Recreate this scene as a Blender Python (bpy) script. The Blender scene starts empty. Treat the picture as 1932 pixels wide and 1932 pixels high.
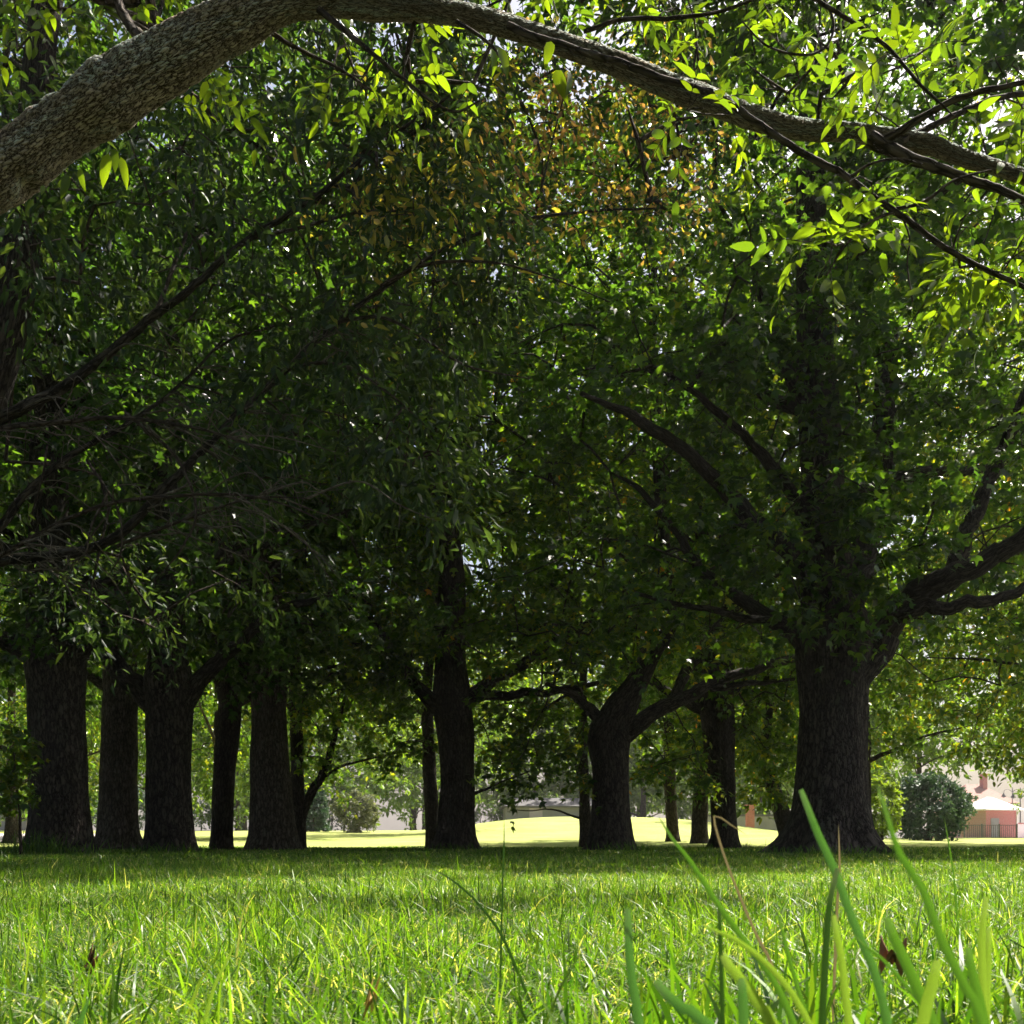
import bpy, math, random
import numpy as np
from mathutils import Vector

SEED = 11
rng = np.random.default_rng(SEED)
random.seed(SEED)
C = bpy.context.scene.collection
scene = bpy.context.scene

# ------------------------------------------------------------------ camera geometry
K = 0.9326            # picture width at one metre
H = 0.15              # camera height, down in the grass
VH = 1588.0           # horizon row in a 1932 px picture
PX = 1932.0


def P(px, py, d):
    return np.array([(px / PX - .5) * K * d, d, H + (VH - py) / PX * K * d])


def gz(x, y):
    x = np.asarray(x, float); y = np.asarray(y, float)
    s = np.clip((y - 25) / 40, 0, 1); s = s * s * (3 - 2 * s)
    a = .36 + .42 / (1 + np.exp((x - 12) / 2.)) + .8 * np.exp(-((x - 5.0) / 7.5) ** 4)
    b = .012 * np.sin(x * 1.3 + 1) * np.sin(y * .9) * np.clip(y / 6, 0, 1)
    return s * a + b


# ------------------------------------------------------------------ mesh building
class MB:
    def __init__(self):
        self.v = []; self.q = []; self.t = []; self.qm = []; self.tm = []; self.n = 0
        self.a = {}

    def add(self, v, quads=None, tris=None, mat=0, **attrs):
        v = np.asarray(v, float).reshape(-1, 3)
        if quads is not None and len(quads):
            q = np.asarray(quads, int).reshape(-1, 4); self.q.append(q + self.n); self.qm.append(np.full(len(q), mat))
        if tris is not None and len(tris):
            t = np.asarray(tris, int).reshape(-1, 3); self.t.append(t + self.n); self.tm.append(np.full(len(t), mat))
        for k, val in attrs.items():
            self.a.setdefault(k, []).append((self.n, np.asarray(val, float)))
        self.v.append(v); self.n += len(v)
        return self

    def build(self, name, mats, parent=None, smooth=True, origin=None):
        V = np.concatenate(self.v) if self.v else np.zeros((0, 3))
        if origin is not None:
            V = V - np.asarray(origin, float)
        Q = np.concatenate(self.q) if self.q else np.zeros((0, 4), int)
        T = np.concatenate(self.t) if self.t else np.zeros((0, 3), int)
        me = bpy.data.meshes.new(name)
        me.vertices.add(len(V)); me.vertices.foreach_set('co', V.astype(np.float32).ravel())
        nl = len(Q) * 4 + len(T) * 3
        me.loops.add(nl)
        me.loops.foreach_set('vertex_index', np.concatenate([Q.ravel(), T.ravel()]).astype(np.int32))
        me.polygons.add(len(Q) + len(T))
        st = np.concatenate([np.arange(len(Q)) * 4, len(Q) * 4 + np.arange(len(T)) * 3]).astype(np.int32)
        me.polygons.foreach_set('loop_start', st)
        mi = np.concatenate((self.qm + self.tm)) if (self.qm or self.tm) else np.zeros(0)
        me.polygons.foreach_set('material_index', mi.astype(np.int32))
        me.polygons.foreach_set('use_smooth', np.full(len(Q) + len(T), smooth))
        for k, chunks in self.a.items():
            dim = 3 if chunks[0][1].ndim == 2 else 1
            arr = np.zeros((len(V), dim), np.float32)
            for off, val in chunks:
                arr[off:off + len(val)] = val.reshape(len(val), dim)
            at = me.attributes.new(k, 'FLOAT_VECTOR' if dim == 3 else 'FLOAT', 'POINT')
            at.data.foreach_set('vector' if dim == 3 else 'value', arr.ravel())
        me.update(calc_edges=True)
        me.validate()
        for m in (mats if isinstance(mats, (list, tuple)) else [mats]):
            me.materials.append(m)
        o = bpy.data.objects.new(name, me)
        C.objects.link(o)
        if parent is not None:
            o.parent = parent
        if origin is not None and parent is None:
            o.location = origin
        return o


def empty(name, loc, label, cat, group=None):
    o = bpy.data.objects.new(name, None); C.objects.link(o)
    o.location = [float(c) for c in loc]; o.empty_display_size = .1
    tag(o, label, cat, group)
    return o


def tag(o, label=None, cat=None, group=None, kind=None):
    if label: o['label'] = label
    if cat: o['category'] = cat
    if group: o['group'] = group
    if kind: o['kind'] = kind
    return o


def resample(pts, rad, step):
    """Catmull-Rom through the points, radii too."""
    pts = np.asarray(pts, float); rad = np.asarray(rad, float)
    A = np.concatenate([[2 * pts[0] - pts[1]], pts, [2 * pts[-1] - pts[-2]]])
    R = np.concatenate([[rad[0]], rad, [rad[-1]]])
    op, orr = [], []
    for i in range(1, len(A) - 2):
        n = max(2, int(np.linalg.norm(A[i + 1] - A[i]) / step))
        t = np.linspace(0, 1, n, endpoint=False)[:, None]
        p = .5 * ((2 * A[i]) + (-A[i - 1] + A[i + 1]) * t + (2 * A[i - 1] - 5 * A[i] + 4 * A[i + 1] - A[i + 2]) * t ** 2
                  + (-A[i - 1] + 3 * A[i] - 3 * A[i + 1] + A[i + 2]) * t ** 3)
        op.append(p); orr.append(R[i] + (R[i + 1] - R[i]) * (t[:, 0] ** 2 * (3 - 2 * t[:, 0])))
    op.append(A[-2][None]); orr.append(R[-2:-1])
    return np.concatenate(op), np.concatenate(orr)


def tube(mb, pts, rad, ns=8, mat=0, flare=None, lump=0.0, seed=0, bark=True, cap=True, knots=()):
    pts = np.asarray(pts, float); rad = np.asarray(rad, float)
    n = len(pts)
    T = np.gradient(pts, axis=0); T /= np.linalg.norm(T, axis=1)[:, None] + 1e-9
    N = np.zeros_like(T)
    ref = np.array([0, 0, 1.]) if abs(T[0][2]) < .9 else np.array([1., 0, 0])
    u = np.cross(T[0], ref); u /= np.linalg.norm(u)
    for i in range(n):
        u = u - T[i] * np.dot(u, T[i]); u /= np.linalg.norm(u) + 1e-9
        N[i] = u
    B = np.cross(T, N)
    a = np.linspace(0, 2 * np.pi, ns, endpoint=False)
    L = np.concatenate([[0], np.cumsum(np.linalg.norm(np.diff(pts, axis=0), axis=1))])
    R = rad[:, None] * np.ones((1, ns))
    if flare is not None:
        fl, fh = flare
        ph = seed * 1.7
        w = np.exp(-np.maximum(L, 0) / fh)[:, None]
        lob = 1 + .45 * np.cos(5 * a + ph) + .25 * np.cos(3 * a + 2 * ph) + .18 * np.cos(9 * a + ph * 3)
        R = R * (1 + fl * w * lob[None])
    if lump:
        ph = seed * 2.3
        Ln = (L / max(rad.max(), 1e-4))[:, None]
        R = R * (1 + lump * (np.sin(2 * a + ph + Ln * .9)[None][0] * .5 + .5 * np.sin(3 * a[None] + ph * 2 - Ln * .7 + np.sin(Ln * 1.7 + ph))
                             + .35 * np.sin(7 * a[None] + ph + Ln * .35)
                             + .5 * np.sin(Ln * 1.1 + ph) + .2 * np.sin(11 * a[None] - Ln * .5 + ph)))
    for kl, ka, kamp, ks in knots:
        da = (a - ka + np.pi) % (2 * np.pi) - np.pi
        dl = (L - kl)[:, None] / ks; dr = da[None] * rad.mean() / ks
        e = dl ** 2 + dr ** 2
        R = R * (1 + kamp * (np.exp(-e * 1.2) - 1.3 * np.exp(-e * 9)))
    V = pts[:, None] + (N[:, None] * np.cos(a)[None, :, None] + B[:, None] * np.sin(a)[None, :, None]) * R[..., None]
    i = np.arange(n - 1)[:, None]; j = np.arange(ns)[None]
    j2 = (j + 1) % ns
    q = np.stack([i * ns + j, i * ns + j2, (i + 1) * ns + j2, (i + 1) * ns + j], -1).reshape(-1, 4)
    tr = []
    V = V.reshape(-1, 3)
    bk = np.stack([np.broadcast_to(np.cos(a) * 1.0, (n, ns)) * rad.max(), np.broadcast_to(np.sin(a), (n, ns)) * rad.max(),
                   np.broadcast_to(L[:, None] + seed * 3.1, (n, ns))], -1).reshape(-1, 3)
    if cap:
        V = np.concatenate([V, pts[-1:] + T[-1:] * rad[-1] * .5]); bk = np.concatenate([bk, [[0, 0, L[-1]]]])
        tr = [[(n - 1) * ns + k, (n - 1) * ns + (k + 1) % ns, n * ns] for k in range(ns)]
    kw = {'bark': bk} if bark else {}
    mb.add(V, q, tr, mat=mat, **kw)


# leaf templates: (x across, y along, z up)
def _t(v, q): return np.array(v, float), np.array(q, int)


LEAF = {
    'oval': _t([(0, 0, 0), (.24, .28, .05), (.2, .66, .02), (0, 1, -.1), (-.2, .66, .02), (-.24, .28, .05)],
               [(0, 1, 2, 3), (0, 3, 4, 5)]),
    'lance': _t([(0, 0, 0), (.15, .25, .03), (.13, .6, -.02), (0, 1, -.22), (-.13, .6, -.02), (-.15, .25, .03)],
                [(0, 1, 2, 3), (0, 3, 4, 5)]),
    'leaflet': _t([(0, 0, 0), (.15, .14, .035), (.175, .38, .045), (.13, .68, .0), (.045, .9, -.09), (0, 1, -.15),
                   (-.045, .9, -.09), (-.13, .68, .0), (-.175, .38, .045), (-.15, .14, .035), (0, .38, 0), (0, .7, -.035)],
                  [(0, 1, 2, 10), (10, 2, 3, 11), (11, 3, 4, 5), (0, 10, 8, 9), (10, 11, 7, 8), (11, 5, 6, 7)]),
    'maple': _t([(0, 0, 0), (-.34, .12, .03), (-.52, .5, -.05), (-.17, .47, .02), (0, 1, -.12), (.17, .47, .02), (.52, .5, -.05), (.34, .12, .03)],
                [(0, 3, 2, 1), (0, 5, 4, 3), (0, 7, 6, 5)]),
    'curl': _t([(0, 0, 0), (.2, .3, .16), (.16, .62, .2), (.05, .85, .02), (-.14, .62, .12), (-.2, .3, .14)],
               [(0, 1, 2, 3), (0, 3, 4, 5)]),
}


def unit(v):
    return v / (np.linalg.norm(v, axis=-1, keepdims=True) + 1e-9)


def leaves(mb, kind, pos, axis, nrm, size, hue, mat=0, r=None, wide=1.0):
    r = r or rng
    tv, tq = LEAF[kind]
    n = len(pos)
    if n == 0: return
    y = unit(axis); z = unit(nrm - y * np.sum(nrm * y, -1, keepdims=True)); x = np.cross(y, z)
    s = np.asarray(size).reshape(n, 1, 1)
    bend = r.uniform(.3, 1.9, (n, 1, 1))
    w = r.uniform(.8, 1.2, (n, 1, 1)) * wide
    V = pos[:, None] + s * (x[:, None] * tv[None, :, :1] * w + y[:, None] * tv[None, :, 1:2] + z[:, None] * tv[None, :, 2:] * bend)
    k = len(tv)
    q = (tq[None] + (np.arange(n) * k)[:, None, None]).reshape(-1, 4)
    mb.add(V.reshape(-1, 3), q, mat=mat, hue=np.repeat(hue, k), rnd=np.repeat(r.uniform(0, 1, n), k))


# ------------------------------------------------------------------ materials
def new_mat(name):
    m = bpy.data.materials.new(name); m.use_nodes = True
    nt = m.node_tree; nt.nodes.clear()
    return m, nt, nt.nodes, nt.links


def ramp(N, stops, interp='LINEAR'):
    r = N.new('ShaderNodeValToRGB'); cr = r.color_ramp; cr.interpolation = interp
    while len(cr.elements) < len(stops): cr.elements.new(.5)
    for e, (p, c) in zip(cr.elements, stops):
        e.position = p; e.color = (*c, 1) if len(c) == 3 else c
    return r


def math_node(N, op, a=None, b=None):
    m = N.new('ShaderNodeMath'); m.operation = op
    if a is not None: m.inputs[0].default_value = a
    if b is not None: m.inputs[1].default_value = b
    return m


def leaf_material(name, stops, trans=.45, rough=.38, spec=.5, tcol=(1.25, 1.3, .55), val=(.65, 1.25)):
    m, nt, N, L = new_mat(name)
    hue = N.new('ShaderNodeAttribute'); hue.attribute_name = 'hue'
    rnd = N.new('ShaderNodeAttribute'); rnd.attribute_name = 'rnd'
    rp = ramp(N, stops); L.new(hue.outputs['Fac'], rp.inputs[0])
    mr = N.new('ShaderNodeMapRange'); mr.inputs['To Min'].default_value = val[0]; mr.inputs['To Max'].default_value = val[1]
    L.new(rnd.outputs['Fac'], mr.inputs['Value'])
    mul = N.new('ShaderNodeVectorMath'); mul.operation = 'SCALE'
    L.new(rp.outputs[0], mul.inputs[0]); L.new(mr.outputs[0], mul.inputs['Scale'])
    tm = N.new('ShaderNodeVectorMath'); tm.operation = 'MULTIPLY'; tm.inputs[1].default_value = tcol
    L.new(mul.outputs[0], tm.inputs[0])
    pb = N.new('ShaderNodeBsdfPrincipled'); pb.inputs['Roughness'].default_value = rough
    pb.inputs['Specular IOR Level'].default_value = spec
    L.new(mul.outputs[0], pb.inputs['Base Color'])
    tr = N.new('ShaderNodeBsdfTranslucent'); L.new(tm.outputs[0], tr.inputs['Color'])
    mx = N.new('ShaderNodeMixShader'); mx.inputs[0].default_value = trans
    L.new(pb.outputs[0], mx.inputs[1]); L.new(tr.outputs[0], mx.inputs[2])
    out = N.new('ShaderNodeOutputMaterial'); L.new(mx.outputs[0], out.inputs[0])
    return m


GREENS = [(0, (.012, .034, .014)), (.35, (.024, .058, .016)), (.6, (.055, .1, .016)), (.78, (.2, .17, .025)), (.9, (.3, .15, .03)), (1, (.2, .085, .035))]
leaf_mat = leaf_material('maple_leaf', GREENS, trans=.52, rough=.3, spec=.5, tcol=(5.6, 4.8, .85))
near_leaf_mat = leaf_material('ash_leaf', [(0, (.045, .085, .02)), (.5, (.085, .14, .02)), (1, (.14, .2, .02))], trans=.6, rough=.34, tcol=(2.1, 2.1, .36), val=(.45, 1.25))
lance_leaf_mat = leaf_material('lance_leaf', [(0, (.018, .04, .022)), (.35, (.034, .066, .03)), (.6, (.07, .11, .03)), (.78, (.3, .28, .07)), (.9, (.32, .21, .13)), (1, (.28, .16, .12))],
                               trans=.45, rough=.5, spec=.3, tcol=(2.7, 2.4, .7))
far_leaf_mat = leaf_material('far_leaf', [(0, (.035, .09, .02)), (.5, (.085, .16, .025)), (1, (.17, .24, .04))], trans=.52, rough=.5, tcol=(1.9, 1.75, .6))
blue_leaf_mat = leaf_material('spruce_leaf', [(0, (.035, .075, .06)), (1, (.075, .13, .09))], trans=.25, rough=.6)
grey_leaf_mat = leaf_material('grey_leaf', [(0, (.1, .12, .09)), (1, (.2, .21, .16))], trans=.35, rough=.6)
grass_mat = leaf_material('grass_blade', [(0, (.018, .065, .012)), (.4, (.068, .15, .016)), (.72, (.15, .25, .03)), (.86, (.36, .38, .2)), (1, (.46, .44, .32))],
                          trans=.45, rough=.42, spec=.42, tcol=(2.3, 2.3, .5), val=(.5, 1.3))


def bark_material(name, dark, mid, light, lichen, sc=1.0, lich_amt=.5, disp=0.0, stretch=.35, lich_thr=.55, warp=.5):
    m, nt, N, L = new_mat(name)
    at = N.new('ShaderNodeAttribute'); at.attribute_name = 'bark'
    mp = N.new('ShaderNodeMapping'); mp.inputs['Scale'].default_value = (sc, sc, sc * stretch)
    L.new(at.outputs['Vector'], mp.inputs[0])
    nz = N.new('ShaderNodeTexNoise'); nz.inputs['Scale'].default_value = 2.2; nz.inputs['Detail'].default_value = 5
    L.new(mp.outputs[0], nz.inputs['Vector'])
    sub = N.new('ShaderNodeVectorMath'); sub.operation = 'SUBTRACT'; sub.inputs[1].default_value = (.5, .5, .5)
    L.new(nz.outputs['Color'], sub.inputs[0])
    scl = N.new('ShaderNodeVectorMath'); scl.operation = 'SCALE'; scl.inputs['Scale'].default_value = warp
    L.new(sub.outputs[0], scl.inputs[0])
    add = N.new('ShaderNodeVectorMath'); L.new(mp.outputs[0], add.inputs[0]); L.new(scl.outputs[0], add.inputs[1])
    vo = N.new('ShaderNodeTexVoronoi'); vo.feature = 'DISTANCE_TO_EDGE'; vo.inputs['Scale'].default_value = 1.0
    L.new(add.outputs[0], vo.inputs['Vector'])
    vc = N.new('ShaderNodeTexVoronoi'); vc.feature = 'F1'; vc.inputs['Scale'].default_value = 1.0
    L.new(add.outputs[0], vc.inputs['Vector'])
    n2 = N.new('ShaderNodeTexNoise'); n2.inputs['Scale'].default_value = 6; n2.inputs['Detail'].default_value = 6
    L.new(mp.outputs[0], n2.inputs['Vector'])
    hr = ramp(N, [(0, (0, 0, 0)), (.05, (.25,) * 3), (.16, (.75,) * 3), (.4, (1, 1, 1))]); L.new(vo.outputs['Distance'], hr.inputs[0])
    h2 = math_node(N, 'MULTIPLY', b=.35); L.new(n2.outputs['Fac'], h2.inputs[0])
    hh = math_node(N, 'ADD'); L.new(hr.outputs[0], hh.inputs[0]); L.new(h2.outputs[0], hh.inputs[1])
    col = ramp(N, [(.12, dark), (.5, mid), (1, light)])
    hs = math_node(N, 'MULTIPLY', b=.75); L.new(hh.outputs[0], hs.inputs[0]); L.new(hs.outputs[0], col.inputs[0])
    # plate to plate tone
    sep = N.new('ShaderNodeSeparateColor'); L.new(vc.outputs['Color'], sep.inputs[0])
    tone = N.new('ShaderNodeMapRange'); tone.inputs['To Min'].default_value = .7; tone.inputs['To Max'].default_value = 1.25
    L.new(sep.outputs[0], tone.inputs['Value'])
    tc = N.new('ShaderNodeVectorMath'); tc.operation = 'SCALE'; L.new(col.outputs[0], tc.inputs[0]); L.new(tone.outputs[0], tc.inputs['Scale'])
    # lichen patches
    geo = N.new('ShaderNodeNewGeometry')
    sx = N.new('ShaderNodeSeparateXYZ'); L.new(geo.outputs['Normal'], sx.inputs[0])
    n3 = N.new('ShaderNodeTexNoise'); n3.inputs['Scale'].default_value = 8.0 / sc; n3.inputs['Detail'].default_value = 7; n3.inputs['Roughness'].default_value = .7
    L.new(mp.outputs[0], n3.inputs['Vector'])
    up = math_node(N, 'MULTIPLY', b=.13); L.new(sx.outputs['Z'], up.inputs[0])
    ls = math_node(N, 'ADD'); L.new(n3.outputs['Fac'], ls.inputs[0]); L.new(up.outputs[0], ls.inputs[1])
    lr = ramp(N, [(lich_thr, (0, 0, 0)), (lich_thr + .1, (1, 1, 1))]); L.new(ls.outputs[0], lr.inputs[0])
    la = math_node(N, 'MULTIPLY', b=lich_amt); L.new(lr.outputs[0], la.inputs[0])
    lb = math_node(N, 'MULTIPLY'); L.new(la.outputs[0], lb.inputs[0]); L.new(hr.outputs[0], lb.inputs[1])
    mix = N.new('ShaderNodeMix'); mix.data_type = 'RGBA'
    L.new(lb.outputs[0], mix.inputs[0]); L.new(tc.outputs[0], mix.inputs[6]); mix.inputs[7].default_value = (*lichen, 1)
    pb = N.new('ShaderNodeBsdfPrincipled'); pb.inputs['Roughness'].default_value = .92; pb.inputs['Specular IOR Level'].default_value = .2
    L.new(mix.outputs[2], pb.inputs['Base Color'])
    out = N.new('ShaderNodeOutputMaterial'); L.new(pb.outputs[0], out.inputs[0])
    if disp:
        dn = N.new('ShaderNodeDisplacement'); dn.inputs['Scale'].default_value = disp; dn.inputs['Midlevel'].default_value = .8
        L.new(hh.outputs[0], dn.inputs['Height']); L.new(dn.outputs[0], out.inputs['Displacement'])
        m.displacement_method = 'BOTH'
    else:
        bp = N.new('ShaderNodeBump'); bp.inputs['Strength'].default_value = .9; bp.inputs['Distance'].default_value = .03
        L.new(hh.outputs[0], bp.inputs['Height']); L.new(bp.outputs[0], pb.inputs['Normal'])
    return m


bark_mat = bark_material('maple_bark', (.014, .011, .009), (.05, .039, .033), (.095, .076, .063), (.1, .105, .075), sc=20, stretch=.36, lich_amt=.45, warp=1.5)
brown_bark_mat = bark_material('brown_bark', (.03, .023, .018), (.1, .077, .062), (.18, .145, .12), (.2, .2, .15), sc=20, stretch=.36, lich_amt=.5, warp=1.5)
near_bark_mat = bark_material('ash_bark', (.022, .015, .012), (.2, .15, .115), (.42, .35, .28), (.48, .58, .55), sc=76, stretch=.4, lich_amt=.85, disp=.009, lich_thr=.52, warp=1.35)
twig_mat = bark_material('twig_bark', (.035, .025, .02), (.075, .052, .042), (.13, .1, .08), (.2, .2, .15), sc=40, stretch=.3, lich_amt=.2)
pale_bark_mat = bark_material('pale_bark', (.12, .1, .085), (.25, .22, .19), (.4, .36, .32), (.4, .4, .32), sc=14, stretch=.25, lich_amt=.2)


dry_twig_mat = bark_material('dry_twig', (.1, .08, .066), (.2, .165, .135), (.3, .26, .22), (.3, .3, .25), sc=40, stretch=.3, lich_amt=.2)


def plain(name, col, rough=.7, spec=.3, noise=0.15, scale=8.0, metallic=0):
    m, nt, N, L = new_mat(name)
    tc = N.new('ShaderNodeTexCoord')
    nz = N.new('ShaderNodeTexNoise'); nz.inputs['Scale'].default_value = scale; nz.inputs['Detail'].default_value = 6
    L.new(tc.outputs['Object'], nz.inputs['Vector'])
    lo = tuple(c * (1 - noise) for c in col); hi = tuple(min(1, c * (1 + noise)) for c in col)
    rp = ramp(N, [(.3, lo), (.7, hi)]); L.new(nz.outputs['Fac'], rp.inputs[0])
    pb = N.new('ShaderNodeBsdfPrincipled'); pb.inputs['Roughness'].default_value = rough
    pb.inputs['Specular IOR Level'].default_value = spec; pb.inputs['Metallic'].default_value = metallic
    L.new(rp.outputs[0], pb.inputs['Base Color'])
    out = N.new('ShaderNodeOutputMaterial'); L.new(pb.outputs[0], out.inputs[0])
    return m


def brick_material(name, c1, c2, mortar):
    m, nt, N, L = new_mat(name)
    tc = N.new('ShaderNodeTexCoord')
    mp = N.new('ShaderNodeMapping'); mp.inputs['Rotation'].default_value = (math.radians(90), 0, 0)
    L.new(tc.outputs['Object'], mp.inputs[0])
    b = N.new('ShaderNodeTexBrick'); b.inputs['Scale'].default_value = 4.5
    b.inputs['Color1'].default_value = (*c1, 1); b.inputs['Color2'].default_value = (*c2, 1); b.inputs['Mortar'].default_value = (*mortar, 1)
    b.inputs['Mortar Size'].default_value = .018
    L.new(mp.outputs[0], b.inputs['Vector'])
    pb = N.new('ShaderNodeBsdfPrincipled'); pb.inputs['Roughness'].default_value = .85
    L.new(b.outputs['Color'], pb.inputs['Base Color'])
    out = N.new('ShaderNodeOutputMaterial'); L.new(pb.outputs[0], out.inputs[0])
    return m


brick_mat = brick_material('red_brick', (.42, .12, .115), (.34, .095, .09), (.38, .28, .27))
roof_white_mat = plain('pale_roof', (.72, .7, .69), .5, noise=.05)
trim_mat = plain('white_trim', (.75, .73, .72), .5, noise=.05)
dark_metal_mat = plain('dark_iron', (.05, .045, .05), .5, .5, noise=.2)
grey_mat = plain('grey_render', (.24, .23, .25), .8, noise=.12, scale=1.5)
grey_roof_mat = plain('grey_shingle', (.1, .095, .1), .85, noise=.2, scale=3)
lilac_mat = plain('lilac_render', (.46, .38, .46), .8, noise=.1, scale=1.2)
pink_mat = plain('pink_render', (.5, .37, .34), .8, noise=.1)
red_roof_mat = plain('red_tile', (.3, .15, .125), .8, noise=.2)
glass_mat = plain('dark_glass', (.03, .035, .04), .1, .6, noise=.2)
white_wall_mat = plain('white_render', (.78, .75, .74), .7, noise=.05)
path_mat = plain('pale_paving', (.6, .52, .52), .85, noise=.1, scale=3)
tan_leaf_mat = plain('tan_leaf', (.5, .33, .1), .6, noise=.4, scale=40)
brown_leaf_mat = plain('dead_leaf', (.2, .09, .05), .7, noise=.4, scale=40)


def ground_material():
    m, nt, N, L = new_mat('turf')
    tc = N.new('ShaderNodeTexCoord')
    n1 = N.new('ShaderNodeTexNoise'); n1.inputs['Scale'].default_value = .35; n1.inputs['Detail'].default_value = 8; n1.inputs['Roughness'].default_value = .65
    n2 = N.new('ShaderNodeTexNoise'); n2.inputs['Scale'].default_value = 14; n2.inputs['Detail'].default_value = 8; n2.inputs['Roughness'].default_value = .75
    L.new(tc.outputs['Object'], n1.inputs['Vector']); L.new(tc.outputs['Object'], n2.inputs['Vector'])
    a = ramp(N, [(.3, (.25, .31, .08)), (.5, (.32, .36, .105)), (.7, (.4, .39, .15))]); L.new(n1.outputs['Fac'], a.inputs[0])
    b = ramp(N, [(.35, (.75,) * 3), (.65, (1.2,) * 3)]); L.new(n2.outputs['Fac'], b.inputs[0])
    mul = N.new('ShaderNodeVectorMath'); mul.operation = 'MULTIPLY'
    L.new(a.outputs[0], mul.inputs[0]); L.new(b.outputs[0], mul.inputs[1])
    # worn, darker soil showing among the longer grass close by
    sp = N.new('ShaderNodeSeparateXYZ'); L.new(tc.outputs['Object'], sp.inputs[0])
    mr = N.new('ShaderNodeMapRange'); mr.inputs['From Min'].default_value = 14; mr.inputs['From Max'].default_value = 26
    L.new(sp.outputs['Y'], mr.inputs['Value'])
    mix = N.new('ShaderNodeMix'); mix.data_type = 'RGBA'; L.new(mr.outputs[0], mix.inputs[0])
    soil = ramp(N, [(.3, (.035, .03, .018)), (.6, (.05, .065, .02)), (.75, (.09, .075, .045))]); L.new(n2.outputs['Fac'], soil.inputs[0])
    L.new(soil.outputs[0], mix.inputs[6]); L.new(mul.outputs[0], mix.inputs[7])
    pb = N.new('ShaderNodeBsdfPrincipled'); pb.inputs['Roughness'].default_value = .95; pb.inputs['Specular IOR Level'].default_value = .1
    L.new(mix.outputs[2], pb.inputs['Base Color'])
    bp = N.new('ShaderNodeBump'); bp.inputs['Strength'].default_value = .6; bp.inputs['Distance'].default_value = .05
    L.new(n2.outputs['Fac'], bp.inputs['Height']); L.new(bp.outputs[0], pb.inputs['Normal'])
    out = N.new('ShaderNodeOutputMaterial'); L.new(pb.outputs[0], out.inputs[0])
    return m


# ------------------------------------------------------------------ ground
def sheet(name, xs, ys, zoff, mat, cond=None):
    X, Y = np.meshgrid(xs, ys)
    Z = gz(X, Y) + zoff
    V = np.stack([X, Y, Z], -1).reshape(-1, 3)
    nx, ny = len(xs), len(ys)
    i = np.arange(ny - 1)[:, None]; j = np.arange(nx - 1)[None]
    q = np.stack([i * nx + j, i * nx + j + 1, (i + 1) * nx + j + 1, (i + 1) * nx + j], -1).reshape(-1, 4)
    mb = MB(); mb.add(V, q)
    o = mb.build(name, mat); tag(o, kind='structure')
    return o


sheet('ground', np.concatenate([np.linspace(-500, -45, 30), np.linspace(-44, 44, 130), np.linspace(45, 500, 30)]),
      np.concatenate([np.linspace(-40, 0, 12), np.linspace(.5, 90, 150), np.linspace(92, 900, 60)]), 0, ground_material())
sheet('path', np.linspace(-28, -16.5, 24), np.linspace(33, 48, 30), .02, path_mat)
sheet('pavement', np.linspace(49, 64, 20), np.linspace(92, 150, 20), .02, path_mat)


# ------------------------------------------------------------------ tree growing
def attach(nodes_p, nodes_par, targets, bow=.18, r=None, maxstep=.35):
    """Grow a twig from the nearest wood to every target, near ones first. Returns paths (lists of node ids) and node arrays."""
    r = r or rng
    cap = len(nodes_p) + len(targets) * 14
    Pn = np.zeros((cap, 3)); n = len(nodes_p); Pn[:n] = nodes_p
    par = list(nodes_par)
    d0 = np.array([np.min(np.sum((Pn[:n] - t) ** 2, 1)) for t in targets])
    order = np.argsort(d0)
    paths = []; tips = {}
    for ti in order:
        t = targets[ti]
        dd = np.sum((Pn[:n] - t) ** 2, 1)
        k = int(np.argmin(dd)); D = math.sqrt(dd[k])
        m = int(min(10, max(2, D / maxstep)))
        s = Pn[k]
        mid = (s + t) / 2 + np.array([0, 0, bow * D]) + r.normal(0, .09 * D, 3)
        path = [k]; prev = k
        for q in range(1, m + 1):
            u = q / m
            p = (1 - u) ** 2 * s + 2 * u * (1 - u) * mid + u * u * t
            if q < m: p = p + r.normal(0, .02 * D, 3)
            Pn[n] = p; par.append(prev); prev = n; path.append(n); n += 1
        paths.append(path); tips[int(ti)] = prev
    return Pn[:n], par, paths, tips


def grow(nodes_p, targets, r, rmin=.006, pw=.45, rk=.006, ns=5, bow=.18):
    base = len(nodes_p)
    Pn, par, paths, tips = attach(nodes_p, [-1] * base, targets, bow=bow, r=r)
    w = np.zeros(len(Pn))
    for t in tips.values(): w[t] += 1
    for i in range(len(Pn) - 1, base - 1, -1):
        if par[i] >= 0: w[par[i]] += w[i]
    mb_list = []
    for path in paths:
        pts = Pn[path]
        ww = np.array([w[i] if i >= base else w[path[1]] for i in path])
        rad = np.maximum(rmin, rk * ww ** pw)
        mb_list.append((pts, rad))
    dirs = np.zeros((len(targets), 3))
    for ti, nd in tips.items():
        d = Pn[nd] - Pn[par[nd]]; dirs[ti] = d / (np.linalg.norm(d) + 1e-9)
    return mb_list, dirs


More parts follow.
